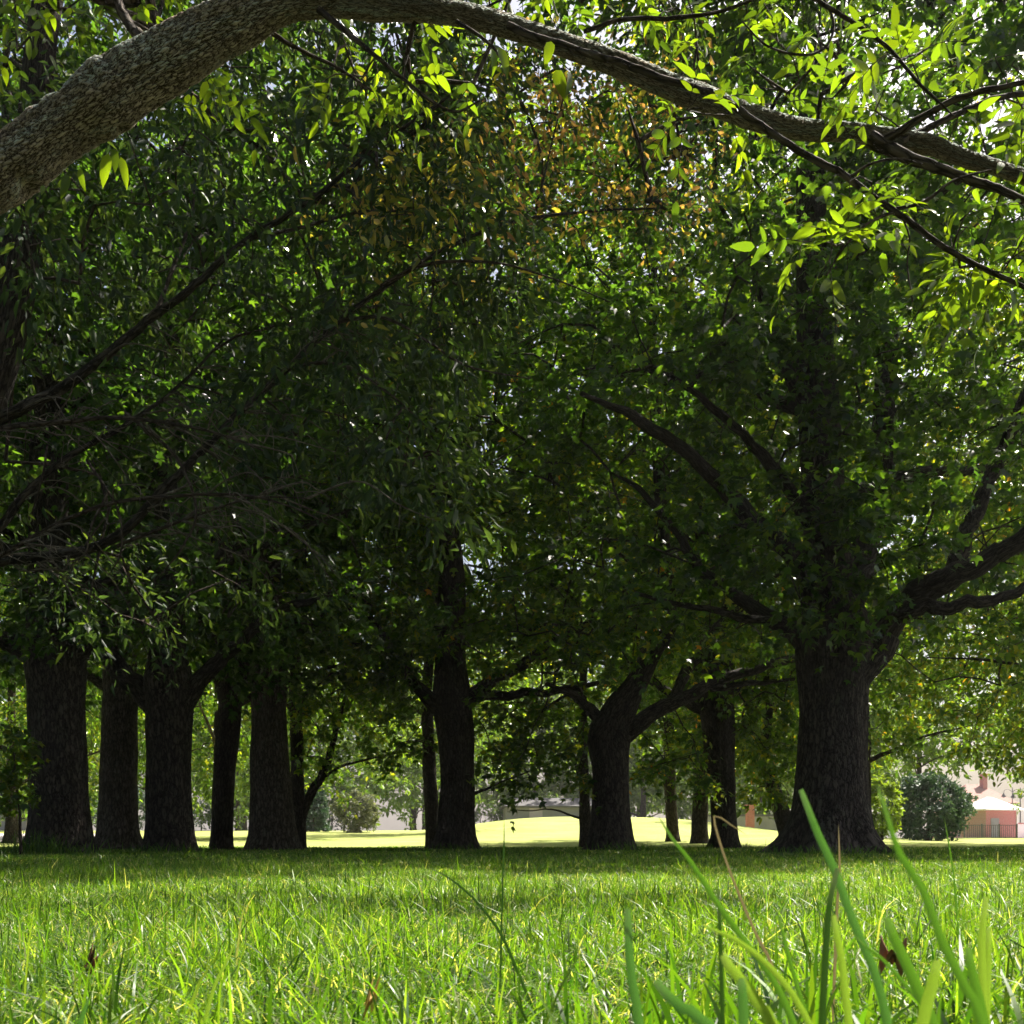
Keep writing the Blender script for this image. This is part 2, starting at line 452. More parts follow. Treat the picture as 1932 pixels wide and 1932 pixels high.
def clump_leaves(mb, kind, centers, dirs, per, spread, size, hue_f, r, flat=.36, droop=.35, upn=1.0, mat=0):
    """leaves set along short sprigs that leave each twig tip"""
    n = len(centers)
    ns = 5
    sd = r.normal(0, 1, (n, ns, 3)); sd[..., 2] *= flat
    sd = unit(sd + dirs[:, None] * .9)
    k = max(1, per // ns)
    t = r.uniform(.1, 1, (n, ns, k, 1))
    L = spread * r.uniform(.55, 1.15, (n, ns, 1, 1))
    pos = centers[:, None, None] + sd[:, :, None] * t * L
    pos[..., 2] -= droop * (t[..., 0] * L[..., 0]) ** 2 / max(spread, .01) * 1.2
    pos = pos + r.normal(0, spread * .1, pos.shape)
    ax = sd[:, :, None] + r.normal(0, .75, pos.shape); ax[..., 2] -= droop
    nr = r.normal(0, .55, pos.shape); nr[..., 2] += upn
    pos = pos.reshape(-1, 3)
    leaves(mb, kind, pos, ax.reshape(-1, 3), nr.reshape(-1, 3), size * r.uniform(.42, 1.35, len(pos)), hue_f(pos, r), mat=mat, r=r)


def clumpy(p, f=1.0, ph=0.0):
    x, y, z = p[..., 0] * f, p[..., 1] * f, p[..., 2] * f
    a = np.sin(x * 2.3 + 1.3 * np.sin(z * 1.1 + ph) + ph) * np.sin(y * 2.0 + 1.2 * np.sin(x * .9) + 2 * ph) + np.sin(z * 2.6 + 1.1 * np.sin(y * 1.2 + x) + ph * 3)
    return a + .6 * np.sin(x * 4.7 + ph) * np.sin(z * 5.1 + y * 1.7)


def ellipsoid_targets(c, rad, n, r, zskirt=None, hollow=.0, gate=.05):
    out = []
    c = np.array(c); rad = np.array(rad)
    while len(out) < n:
        v = r.normal(0, 1, 3); v /= np.linalg.norm(v)
        q = r.uniform(hollow, 1) ** (1 / 2.2)
        wob = 1 + .16 * math.sin(5 * math.atan2(v[1], v[0]) + c[0]) + .12 * math.sin(7 * v[2] + c[1])
        p = c + v * rad * q * wob
        if zskirt is not None:
            hd = math.hypot((p[0] - c[0]) / rad[0], (p[1] - c[1]) / rad[1])
            zs = zskirt + .8 * max(0, .45 - hd) * 2 + .3 * math.sin(p[0] * 1.9 + c[1]) * math.sin(p[1] * 1.6)
            if p[2] < zs: continue
        if clumpy(p, 1.0, c[0]) < gate: continue
        out.append(p)
    return np.array(out)


def hue_green(a=.05, b=.5, autumn=0.0):
    def f(pos, r):
        h = r.uniform(a, b, len(pos)) + .1 * np.sin(pos[:, 0] * 1.7 + pos[:, 2] * 1.1) * np.sin(pos[:, 1] * 1.3)
        h = np.minimum(h, .66)
        if autumn:
            blob = np.sin(pos[:, 0] * 1.1 + 2) * np.sin(pos[:, 1] * .9 + 1) * np.sin(pos[:, 2] * 1.3)
            pick = r.uniform(0, 1, len(pos)) < autumn * np.clip(blob * 3, 0, 1)
            h = np.where(pick, r.uniform(.7, .95, len(pos)), h)
        return np.clip(h, 0, 1)
    return f


def pix_path(spec, d, slope=0.0):
    pts, rad = [], []
    for s in spec:
        px, py, w = s[:3]; dd = d + (s[3] if len(s) > 3 else 0)
        pts.append(P(px, py, dd)); rad.append(w * .5 / PX * K * dd)
    return np.array(pts), np.array(rad)


def wobble(p, rad, r, amp=.3):
    k = max(3, min(len(p) // 6, 9)) | 1
    w = r.normal(0, 1, (len(p) + 2 * k, 3))
    w = np.stack([np.convolve(w[:, c], np.ones(k) / k, 'same') for c in range(3)], 1)[k:-k] * math.sqrt(k)
    ramp_ = np.clip(np.arange(len(p)) / (len(p) * .25), 0, 1)[:, None]
    return w * np.minimum(.07, rad[:, None] * amp) * ramp_


def make_tree(name, label, d, trunk, branches, crown, per, kind='maple', size=.13, hue=None, seed=1, group=None, flare=(.55, .22),
              auto=5, n=600, spread=.5, lmat=None, bmat=None, top=9.5, cat='tree', ns=28, skel_from=2.2, droop=.35, extra_targets=None, gate=.05, reject=None):
    r = np.random.default_rng(seed * 101 + 7)
    lmat = lmat or leaf_mat; bmat = bmat or bark_mat
    hue = hue or hue_green()
    tp, tr = pix_path(trunk, d)
    gx, gy = tp[0][0], d
    g = float(gz(gx, gy))
    tp[0][2] = min(tp[0][2], g - .12)
    # stem goes on up into the crown
    if tp[-1][2] < top - 1:
        k = 4
        z0 = tp[-1][2]; r0 = tr[-1]
        for q in range(1, k + 1):
            u = q / k
            pnt = tp[-1] * 0 + np.array([tp[len(trunk) - 1][0] + .35 * u * math.sin(seed) + r.normal(0, .08), tp[len(trunk) - 1][1] + .3 * u * math.cos(seed * 2) + r.normal(0, .08), z0 + (top - z0) * u])
            tp = np.concatenate([tp, pnt[None]]); tr = np.append(tr, r0 * (1 - .82 * u))
    rp, rr = resample(tp, tr, .09)
    root = empty(name, (gx, gy, g), label, cat, group)
    org = np.array([gx, gy, g])
    mb = MB(); tube(mb, rp, rr, ns, flare=flare, lump=.06, seed=seed)
    to = mb.build('trunk', bmat, root, origin=org)
    skel = [rp[rp[:, 2] > skel_from][::4]]
    wood = []
    for b in branches:
        bp, br = pix_path(b, d)
        bp, br = resample(bp, br, .08)
        bp = bp + wobble(bp, br, r)
        wood.append((bp, br))
    # limbs that leave the stem toward and away from the viewer as well
    cz = np.array(crown[:3]); crad = np.array(crown[3:6])
    for q in range(auto):
        zi = skel_from + .3 + (top - skel_from - 2.5) * (q / max(1, auto)) + r.uniform(0, .5)
        i = int(np.argmin(abs(rp[:, 2] - zi)))
        az = seed * 1.3 + q * 2.4 + r.normal(0, .3)
        ln = r.uniform(.55, .8) * crad[0] * (1 - .35 * q / auto)
        e = r.uniform(.35, .75)
        s = rp[i]; dirv = np.array([math.cos(az), math.sin(az), 0])
        pts = [s, s + dirv * ln * .3 + [0, 0, e * ln * .3], s + dirv * ln * .65 + [0, 0, e * ln * .58] + r.normal(0, .12, 3), s + dirv * ln + [0, 0, e * ln * .75] + r.normal(0, .15, 3)]
        r0 = rr[i] * r.uniform(.32, .44)
        ap, ar = resample(pts, [r0, r0 * .75, r0 * .5, r0 * .18], .1)
        wood.append((ap + wobble(ap, ar, r), ar))
    for k, (bp, br) in enumerate(wood):
        mbb = MB(); tube(mbb, bp, br, 12, lump=.06, seed=seed + k * 3)
        mbb.build('branch', bmat, root, origin=org)
        skel.append(bp[2::3])
    skel = np.concatenate(skel)
    tg = ellipsoid_targets(crown[:3], crown[3:6], n, r, zskirt=crown[6], gate=gate)
    if reject is not None: tg = tg[~reject(tg)]
    if extra_targets is not None: tg = np.concatenate([tg, extra_targets])
    tw, dirs = grow(skel, tg, r, rmin=.005, rk=.0055)
    mbc = MB()
    for pts, rad in tw: tube(mbc, pts, rad, 4, mat=1, cap=False, seed=seed)
    clump_leaves(mbc, kind, tg, dirs, per, spread, size, hue, r, droop=droop)
    mbc.build('crown', [lmat, bmat], root, origin=org)
    return root


def copy_tree(o, loc, rotz, label, sc=1.0, group=None):
    c = o.copy(); C.objects.link(c); c.location = loc; c.rotation_euler = (0, 0, rotz); c.scale = (sc, sc, sc)
    c['label'] = label
    if group: c['group'] = group
    for ch in o.children:
        k = ch.copy(); C.objects.link(k); k.parent = c
    return c


def pix_targets(regs, seed):
    r = np.random.default_rng(seed)
    return np.array([P(r.uniform(x0, x1), r.uniform(y0, y1), r.uniform(d0, d1)) for (x0, x1, y0, y1), n, (d0, d1) in regs for _ in range(n)])


def X(px, d): return (px / PX - .5) * K * d


# ---- the grove ------------------------------------------------------------------
make_tree('maple_tree', 'biggest maple trunk, widely flared at the roots, a thick limb rising to the right', 12.8,
          [(1563, 1612, 142), (1565, 1570, 136), (1570, 1450, 134), (1572, 1320, 126), (1572, 1200, 134), (1568, 1130, 106), (1556, 980, 86), (1546, 800, 74), (1536, 600, 64), (1530, 400, 54), (1526, 250, 42)],
          [[(1590, 1290, 80), (1650, 1215, 66), (1700, 1150, 56), (1775, 1105, 48, -.4), (1850, 1062, 40, -.8), (1932, 1012, 34, -1.1), (2040, 940, 20, -1.4)],
           [(1690, 1165, 30), (1740, 1150, 28, -.3), (1870, 1128, 22, -.5), (1960, 1090, 15, -.6)],
           [(1560, 1250, 60), (1500, 1195, 40), (1450, 1155, 30), (1380, 1110, 24, .3), (1300, 1040, 18, .6), (1215, 930, 11, .8), (1150, 890, 4, 1)],
           [(1480, 1180, 20), (1420, 1165, 16, -.3), (1330, 1150, 12, -.5), (1200, 1120, 7, -.8)],
           [(1590, 1180, 60, .1), (1640, 1000, 48, .4), (1668, 800, 40, .6), (1680, 620, 26, .8)],
           [(1790, 1100, 36, .1), (1850, 950, 28, .2), (1887, 874, 26, .2), (1915, 795, 22, .1), (1950, 690, 14)],
           [(1545, 1000, 40), (1477, 910, 25, -.3), (1400, 820, 18, -.5), (1290, 730, 12, -.8), (1230, 690, 5, -1)],
           [(1540, 800, 38), (1480, 670, 25, -.2), (1440, 560, 17, -.3), (1380, 430, 10, -.4), (1340, 360, 4, -.5)]],
          (X(1570, 12.8) + .3, 13.0, 7.5, 5.0, 4.6, 6.2, 2.75), 58, size=.11, n=930, seed=3, flare=(1.15, .24), ns=40, hue=hue_green(.05, .55), top=10.6,
          reject=lambda p: ((p[:, 1] < 13.2) & (p[:, 0] > 4.2) & (p[:, 2] < 3.15 + (p[:, 0] - 4.2) * .5)) | ((p[:, 1] < 13.2) & (p[:, 0] < 3.3) & (p[:, 2] < 3.1 + (3.3 - p[:, 0]) * .22) & (p[:, 0] > 1.6)),
          extra_targets=pix_targets([((1500, 1680, 560, 1180), 46, (11.5, 12.4)), ((1280, 1480, 620, 1120), 18, (11.4, 12.6))], 31))

make_tree('maple_tree', 'stout dark trunk nearest the left edge with longer grass round its foot', 13.5,
          [(112, 1608, 108), (113, 1560, 105), (112, 1450, 102), (108, 1330, 103), (103, 1240, 108), (100, 1150, 96), (92, 950, 70), (86, 700, 50)],
          [[(80, 1240, 50), (30, 1215, 36), (-40, 1180, 26), (-140, 1120, 14)],
           [(130, 1240, 48), (190, 1190, 36), (260, 1155, 28), (330, 1110, 18, .3), (420, 1040, 9, .6)]],
          (X(100, 13.5) - .2, 13.6, 7.4, 4.4, 4.4, 5.7, 2.5), 56, size=.112, n=680, seed=5, hue=hue_green(.0, .35))

make_tree('maple_tree', 'thick black trunk at the left that forks low into two limbs like a Y', 15.0,
          [(318, 1606, 85), (319, 1560, 83), (320, 1450, 82), (320, 1350, 86), (318, 1290, 90), (316, 1200, 66), (318, 1050, 50), (310, 800, 38)],
          [[(300, 1345, 46), (262, 1300, 42), (220, 1255, 38), (165, 1205, 30), (90, 1150, 18, .3)],
           [(340, 1335, 44), (385, 1275, 32), (445, 1220, 25), (520, 1155, 20, -.2), (590, 1130, 14, -.3), (680, 1105, 7, -.5)]],
          (X(320, 15) + .2, 15.0, 7.5, 4.4, 4.4, 5.7, 2.6), 54, size=.112, n=660, seed=8, hue=hue_green(.0, .4),
          extra_targets=pix_targets([((60, 330, 1100, 1200), 16, (12.4, 14)), ((420, 570, 1200, 1300), 16, (17, 18.5))], 37))

make_tree('maple_tree', 'greyer trunk partly hidden between the two thick dark trunks at the left', 19.0,
          [(222, 1606, 76), (222, 1550, 72), (224, 1450, 68), (226, 1350, 66), (226, 1260, 60), (228, 1100, 44)],
          [], (X(226, 19), 19.0, 7.0, 4.0, 4.0, 4.7, 3.0), 40, kind='oval', size=.16, n=420, seed=12, bmat=brown_bark_mat, auto=4, ns=20, hue=hue_green(.1, .5))

make_tree('maple_tree', 'slim dark trunk between the black Y-forked trunk and the broad brown one', 20.0,
          [(417, 1606, 42), (419, 1550, 40), (424, 1450, 42), (432, 1350, 44), (440, 1280, 50), (448, 1180, 36)],
          [[(425, 1320, 26), (412, 1285, 24), (400, 1240, 16)], [(440, 1310, 24), (462, 1270, 22), (490, 1230, 14)]],
          (X(440, 20), 20.3, 7.0, 3.6, 3.6, 4.4, 3.0), 40, kind='oval', size=.16, n=380, seed=15, auto=3, ns=18, flare=(.2, .25), hue=hue_green(.1, .55))

make_tree('maple_tree', 'broad brown straight trunk with no low limbs, left of the sunlit field', 19.0,
          [(513, 1606, 84), (512, 1550, 82), (509, 1450, 74), (508, 1350, 66), (508, 1260, 62), (506, 1100, 50)],
          [], (X(508, 19), 19.2, 8.0, 4.0, 4.0, 5.6, 3.0), 54, size=.12, n=500, seed=18, bmat=brown_bark_mat, auto=5, ns=24, hue=hue_green(.05, .5))

make_tree('maple_tree', 'slender tree right of the broad brown trunk, a thin limb slanting up right', 21.5,
          [(563, 1606, 30), (563, 1560, 28), (561, 1480, 26), (560, 1400, 24), (556, 1300, 20)],
          [[(562, 1560, 20), (580, 1510, 18), (604, 1465, 16), (620, 1420, 13), (642, 1345, 9), (665, 1280, 6)],
           [(598, 1476, 6), (640, 1448, 5), (700, 1432, 4), (760, 1420, 3), (820, 1424, 2)]],
          (X(600, 21.5), 21.8, 5.8, 3.0, 3.0, 3.6, 2.35), 40, kind='oval', size=.16, n=330, seed=21, auto=3, ns=14, top=7, flare=(.2, .2), hue=hue_green(.3, .7), skel_from=1.8)

make_tree('maple_tree', 'dark trunk left of centre with a level limb reaching right', 19.5,
          [(860, 1607, 72), (861, 1560, 69), (862, 1450, 65), (858, 1370, 70), (852, 1310, 70), (851, 1200, 56), (850, 1050, 46)],
          [[(840, 1350, 34), (806, 1316, 28), (778, 1280, 24), (750, 1235, 20), (700, 1160, 10)],
           [(872, 1335, 26), (905, 1313, 22), (960, 1310, 18), (1050, 1304, 14, -.3), (1130, 1290, 9, -.6)],
           [(885, 1502, 7), (925, 1484, 5), (980, 1462, 3.5), (1040, 1440, 2)]],
          (X(855, 19.5), 19.5, 7.6, 4.8, 4.4, 5.8, 2.6), 50, size=.12, n=520, seed=24, hue=hue_green(.1, .62), top=12,
          extra_targets=pix_targets([((560, 830, 1230, 1440), 44, (20, 23)), ((900, 1100, 1320, 1450), 22, (19.5, 22)), ((690, 800, 1180, 1300), 20, (18.5, 20))], 33))

make_tree('maple_tree', 'thin dark stem close behind the trunk with the level limb', 24.0,
          [(815, 1605, 26), (815, 1550, 25), (812, 1480, 27), (808, 1400, 24), (806, 1300, 20)],
          [], (X(806, 24), 24.3, 7.0, 3.4, 3.4, 4.4, 3.0), 40, kind='oval', size=.18, n=300, seed=27, auto=3, ns=14, flare=(.15, .2), hue=hue_green(.2, .6))

make_tree('maple_tree', 'rough-barked trunk right of centre, a long low limb sweeping right toward the biggest tree', 17.5,
          [(1151, 1608, 76), (1152, 1560, 73), (1153, 1460, 70), (1150, 1390, 78), (1166, 1345, 62), (1200, 1290, 44), (1238, 1220, 34), (1262, 1170, 28)],
          [[(1175, 1390, 40), (1235, 1345, 30), (1300, 1310, 25, .2), (1380, 1278, 19, .4), (1470, 1250, 17, .6), (1560, 1235, 9, .9)],
           [(1270, 1322, 20, .2), (1300, 1265, 22, .5), (1330, 1215, 18, .8), (1380, 1150, 12, 1)],
           [(1340, 1300, 14, .3), (1410, 1290, 11, .3), (1500, 1282, 6, .3)],
           [(1125, 1350, 24), (1085, 1310, 15, -.3), (1030, 1290, 8, -.6)]],
          (X(1155, 17.5) - .1, 17.6, 7.4, 4.7, 4.6, 5.6, 2.4), 50, size=.115, n=520, seed=30, hue=hue_green(.15, .68, .03), top=12,
          extra_targets=pix_targets([((930, 1110, 1300, 1480), 34, (17.2, 20)), ((1210, 1340, 1370, 1480), 10, (18.5, 21)), ((1050, 1200, 1130, 1270), 14, (16, 18.5))], 34))

make_tree('maple_tree', 'sliver of trunk behind the rough-barked tree with one bare low limb', 26.0,
          [(1104, 1604, 24), (1104, 1560, 22), (1102, 1480, 20), (1100, 1400, 18)],
          [[(1098, 1545, 5), (1070, 1536, 4), (1040, 1527, 3), (1000, 1530, 2), (970, 1528, 1.5)]],
          (X(1100, 26), 26.3, 6.6, 3.4, 3.4, 4.4, 2.7), 40, kind='oval', size=.18, n=300, seed=33, auto=3, ns=14, flare=(.2, .2), hue=hue_green(.2, .6), skel_from=2)

make_tree('maple_tree', 'dark trunk leaning left between the rough-barked tree and the largest trunk', 23.0,
          [(1367, 1605, 52), (1366, 1560, 48), (1360, 1470, 46), (1352, 1400, 50), (1345, 1330, 54), (1338, 1230, 38)],
          [[(1345, 1370, 22), (1328, 1330, 20), (1318, 1290, 14)]],
          (X(1350, 23), 23.2, 7.4, 3.8, 3.8, 5.4, 2.7), 56, kind='maple', size=.14, n=480, seed=36, auto=4, ns=18, hue=hue_green(.15, .62, .05),
          extra_targets=pix_targets([((1390, 1500, 1250, 1440), 26, (22, 24.5)), ((1200, 1340, 1340, 1490), 20, (23, 26))], 35))

make_tree('maple_tree', 'slim far trunk standing in the sunlit field, first one right of the rough-barked trunk', 33.0,
          [(1270, 1602, 24), (1268, 1550, 22), (1264, 1480, 22), (1262, 1400, 20)],
          [], (X(1265, 33), 33, 6.6, 3.6, 3.6, 4.4, 2.4), 40, kind='oval', size=.2, n=330, seed=39, auto=3, ns=14, hue=hue_green(.4, .75))

make_tree('maple_tree', 'short-looking far trunk in sun just left of the leaning dark trunk', 31.0,
          [(1319, 1602, 32), (1320, 1560, 30), (1322, 1500, 28), (1322, 1400, 26)],
          [], (X(1322, 31), 31.2, 6.4, 3.4, 3.4, 4.3, 2.3), 40, kind='oval', size=.19, n=320, seed=42, auto=3, ns=14, hue=hue_green(.3, .7))

make_tree('maple_tree', 'small tree with its stem slanting left just beyond the flared foot', 28.0,
          [(1497, 1600, 40), (1484, 1560, 34), (1468, 1510, 28), (1452, 1460, 24), (1445, 1400, 18)],
          [], (X(1445, 28), 28, 4.8, 3.1, 3.1, 3.6, 1.75), 40, kind='oval', size=.17, n=360, seed=45, auto=3, ns=14, top=6.5, skel_from=1.5, hue=hue_green(.35, .68, .04),
          extra_targets=pix_targets([((1390, 1500, 1380, 1510), 40, (26.5, 29))], 36))


# ---- the low tree on the left with the long bare boughs ---------------------------
def make_low_tree():
    r = np.random.default_rng(77)
    d = 6.8
    g = 0.
    org = np.array([-3.75, 7.0, 0])
    root = empty('ash_tree', org, 'low spreading tree entering from the left with long bare boughs and drooping twigs', 'tree')
    tp = np.array([[-3.75, 7.0, -.1], [-3.72, 7.0, .6], [-3.66, 7.0, 1.6], [-3.5, 6.95, 2.5], [-3.22, 6.9, 3.3], [-3.02, 6.85, 4.2], [-2.9, 6.8, 5.2], [-2.6, 6.8, 6.6]])
    tr = np.array([.24, .21, .19, .17, .14, .11, .085, .04])
    rp, rr = resample(tp, tr, .05)
    mb = MB(); tube(mb, rp, rr, 28, flare=(.4, .25), lump=.06, seed=4); mb.build('trunk', bark_mat, root, origin=org)
    specs = [
        [(-140, 880, 34, .2), (0, 792, 30), (120, 730, 25), (222, 655, 22), (290, 600, 20), (350, 555, 18, -.1), (470, 450, 15, -.1), (600, 370, 12, -.2), (720, 270, 9, -.2), (850, 180, 5, -.3)],
        [(-60, 815, 16, .1), (0, 808, 14), (85, 798, 12, -.2), (222, 788, 10, -.4), (359, 805, 8, -.6), (430, 825, 6, -.7), (496, 850, 4, -.8)],
        [(-160, 1075, 34, .2), (0, 1058, 28), (120, 1045, 24, -.1), (222, 1004, 22, -.2), (325, 908, 20, -.2), (410, 819, 18, -.2), (547, 689, 16, -.1), (640, 605, 14), (740, 530, 12), (850, 465, 10, .1), (960, 420, 8, .2), (1110, 400, 6, .4), (1270, 392, 4, .6)],
        [(-60, 1040, 26, .2), (0, 997, 22, .2), (62, 921, 18, .3), (137, 857, 15, .4), (230, 805, 12, .5), (330, 735, 8, .6), (420, 640, 5, .7)],
        [(-40, 1062, 14, -.2), (0, 1047, 12, -.3), (171, 962, 9, -.5), (325, 937, 8, -.7), (468, 937, 6, -.8), (560, 960, 4, -.9), (620, 990, 3, -.9)],
        [(222, 1030, 9, -.2), (300, 1000, 8, -.4), (380, 970, 6, -.6), (480, 940, 4, -.7), (580, 940, 3, -.8)],
        [(640, 605, 10), (720, 600, 8, -.2), (800, 640, 6, -.4), (880, 690, 5, -.5), (1000, 715, 3, -.5)],
        [(720, 540, 10), (800, 500, 8, -.2), (930, 495, 6, -.3), (1040, 525, 4, -.4), (1150, 570, 3, -.5)],
        [(470, 450, 10), (560, 430, 8, .3), (680, 400, 6, .5), (800, 400, 4, .6)],
        [(290, 600, 12), (330, 500, 10, .2), (360, 420, 8, .3), (370, 330, 5, .4)],
        [(547, 689, 10), (640, 690, 8, -.2), (730, 740, 6, -.4), (800, 800, 4, -.5)],
        [(240, 780, 9, -.3), (330, 860, 8, -.5), (370, 960, 7, -.6), (345, 1030, 5, -.7), (300, 1088, 3, -.7)],
        [(165, 870, 7, -.3), (222, 960, 6, -.5), (228, 1040, 5, -.6), (205, 1085, 3, -.6)],
        [(205, 925, 6, -.2), (172, 990, 5, -.4), (160, 1045, 4, -.5), (130, 1060, 3, -.5)],
        [(90, 840, 6, -.2), (80, 900, 5, -.3), (60, 970, 4, -.3)],
    ]
    skel = [rp[rp[:, 2] > 3][::5]]
    for k, s in enumerate(specs):
        bp, br = pix_path(s, d); br = br * .8
        bp, br = resample(bp, br, .05)
        w = r.normal(0, 1, (len(bp), 3)); ker = np.ones(9) / 9
        w = np.stack([np.convolve(w[:, c], ker, 'same') for c in range(3)], 1) * np.minimum(.03, br[:, None] * .8)
        bp = bp + w
        mbb = MB(); tube(mbb, bp, br, 10, lump=.07, seed=k)
        mbb.build('branch', twig_mat if br[0] < .025 else bark_mat, root, origin=org)
        if k < 11: skel.append(bp[2::3])
    # the tangle of dead twigs low on the left
    mbt = MB()
    src = np.concatenate(skel[1:])
    uu = src[:, 0] / (K * src[:, 1]) * PX + 966; vv = VH - (src[:, 2] - H) / (K * src[:, 1]) * PX
    src = src[(uu < 640) & (vv > 600) & (vv < 1080)]
    for q in range(150):
        p = src[int(r.integers(len(src)))]
        a = r.uniform(-.6, 1.2); ln = r.uniform(.15, .75)
        dv = np.array([math.cos(a), r.normal(-.1, .5), .45 * math.sin(a) + r.normal(-.05, .25)])
        pts = [p, p + dv * ln * .35 + r.normal(0, .03, 3), p + dv * ln * .7 - [0, 0, .12 * ln] + r.normal(0, .04, 3), p + dv * ln - [0, 0, .55 * ln * r.uniform(.2, 1)]]
        q_, w_ = resample(pts, [.0055, .0042, .003, .0014], .04)
        tube(mbt, q_, w_ * r.uniform(.7, 1.4), 5)
        for _ in range(2):
            b = q_[int(r.integers(2, len(q_)))]
            dv2 = dv * r.uniform(.1, .5) + r.normal(0, .3, 3)
            l2 = r.uniform(.06, .25)
            q2, w2 = resample([b, b + dv2 * l2 * .5 + r.normal(0, .01, 3), b + dv2 * l2 - [0, 0, .3 * l2]], [.0028, .0022, .001], .03)
            tube(mbt, q2, w2, 4)
    mbt.build('twigs', dry_twig_mat, root, origin=org)
    skel = np.concatenate(skel)
    # where its leaves hang, as regions of space given through picture rows at their own depth
    regs = [((420, 880, 640, 960), 80, (6.2, 7.6)), ((0, 900, 150, 640), 260, (6.6, 9.4)), ((0, 900, 150, 560), 50, (5.6, 6.6)), ((560, 900, 60, 420), 120, (6.2, 8.6)),
            ((640, 1000, 380, 640), 60, (6.6, 8)), ((-250, 120, 0, 500), 70, (6.5, 8.5)), ((0, 620, -80, 260), 110, (7.6, 9.8)), ((720, 1340, 120, 420), 190, (6.8, 8.8)), ((600, 1300, -120, 130), 90, (6.8, 9)), ((0, 450, 640, 900), 26, (7.2, 9.0)), ((700, 875, 740, 940), 34, (5.4, 6.4)),
            ((60, 620, 1010, 1220), 50, (8.0, 10))]
    tg, au = [], []
    for (x0, x1, y0, y1), n, (d0, d1) in regs:
        for _ in range(n):
            dd = r.uniform(d0, d1)
            px, py = r.uniform(x0, x1), r.uniform(y0, y1)
            if px > 880 and py > 430 + (1340 - px) * .45: continue
            if clumpy(P(px, py, dd), 1.7, 1.0) < -.25: continue
            tg.append(P(px, py, dd))
    tg = np.array(tg)
    tw, dirs = grow(skel, tg, r, rmin=.003, rk=.0032, pw=.42)
    dirs = unit(dirs + np.array([.5, -.1, -.35]))
    mbc = MB()
    for pts, rad in tw: tube(mbc, pts, rad, 4, mat=1, cap=False)

    def hue(pos, rr_):
        u = pos[:, 0] / (K * pos[:, 1]) * PX + 966; v = VH - (pos[:, 2] - H) / (K * pos[:, 1]) * PX
        h = rr_.uniform(.0, .55, len(pos))
        A = np.exp(-((u - 1130) / 210) ** 2 - ((v - 290) / 170) ** 2) * 1.0 + .55 * np.exp(-((u - 740) / 120) ** 2 - ((v - 420) / 150) ** 2)
        pick = rr_.uniform(0, 1, len(pos)) < A * .78
        hot = np.where(u > 900, rr_.uniform(.72, 1.0, len(pos)), rr_.uniform(.6, .88, len(pos)))
        return np.where(pick, hot, h)
    # top of its crown, unseen above the picture, added to shade the leaves below
    top = np.stack([r.uniform(-3.5, 3.4, 900), r.uniform(7.2, 11.0, 900), r.uniform(7.8, 9.2, 900)], 1)
    top = top[clumpy(top, .9, 2.0) > -.2][:430]
    cu = tg[:, 0] / (K * tg[:, 1]) * PX + 966
    a = cu < 960
    clump_leaves(mbc, 'lance', tg[a], dirs[a], 40, .36, .088, hue, r, flat=.6, droop=.5, upn=.7)
    clump_leaves(mbc, 'curl', tg[~a], dirs[~a], 52, .32, .062, hue, r, flat=.8, droop=.4, upn=.3)
    sp_, sr_ = resample([rp[-8], rp[-8] + [.7, .8, 1.2], [-1.2, 8.4, 7.9], [.8, 9.2, 8.4], [2.6, 9.6, 8.6]], [.06, .055, .045, .03, .015], .12)
    mbb = MB(); tube(mbb, sp_, sr_, 10); mbb.build('branch', bark_mat, root, origin=org)
    tw2, dirs2 = grow(sp_[6::2], top, r, rmin=.004, rk=.0032)
    for pts, rad in tw2: tube(mbc, pts, rad, 4, mat=1, cap=False)
    clump_leaves(mbc, 'lance', top, dirs2, 40, .45, .12, hue, r, flat=.4, droop=.3)
    mbc.build('crown', [lance_leaf_mat, twig_mat], root, origin=org)


make_low_tree()


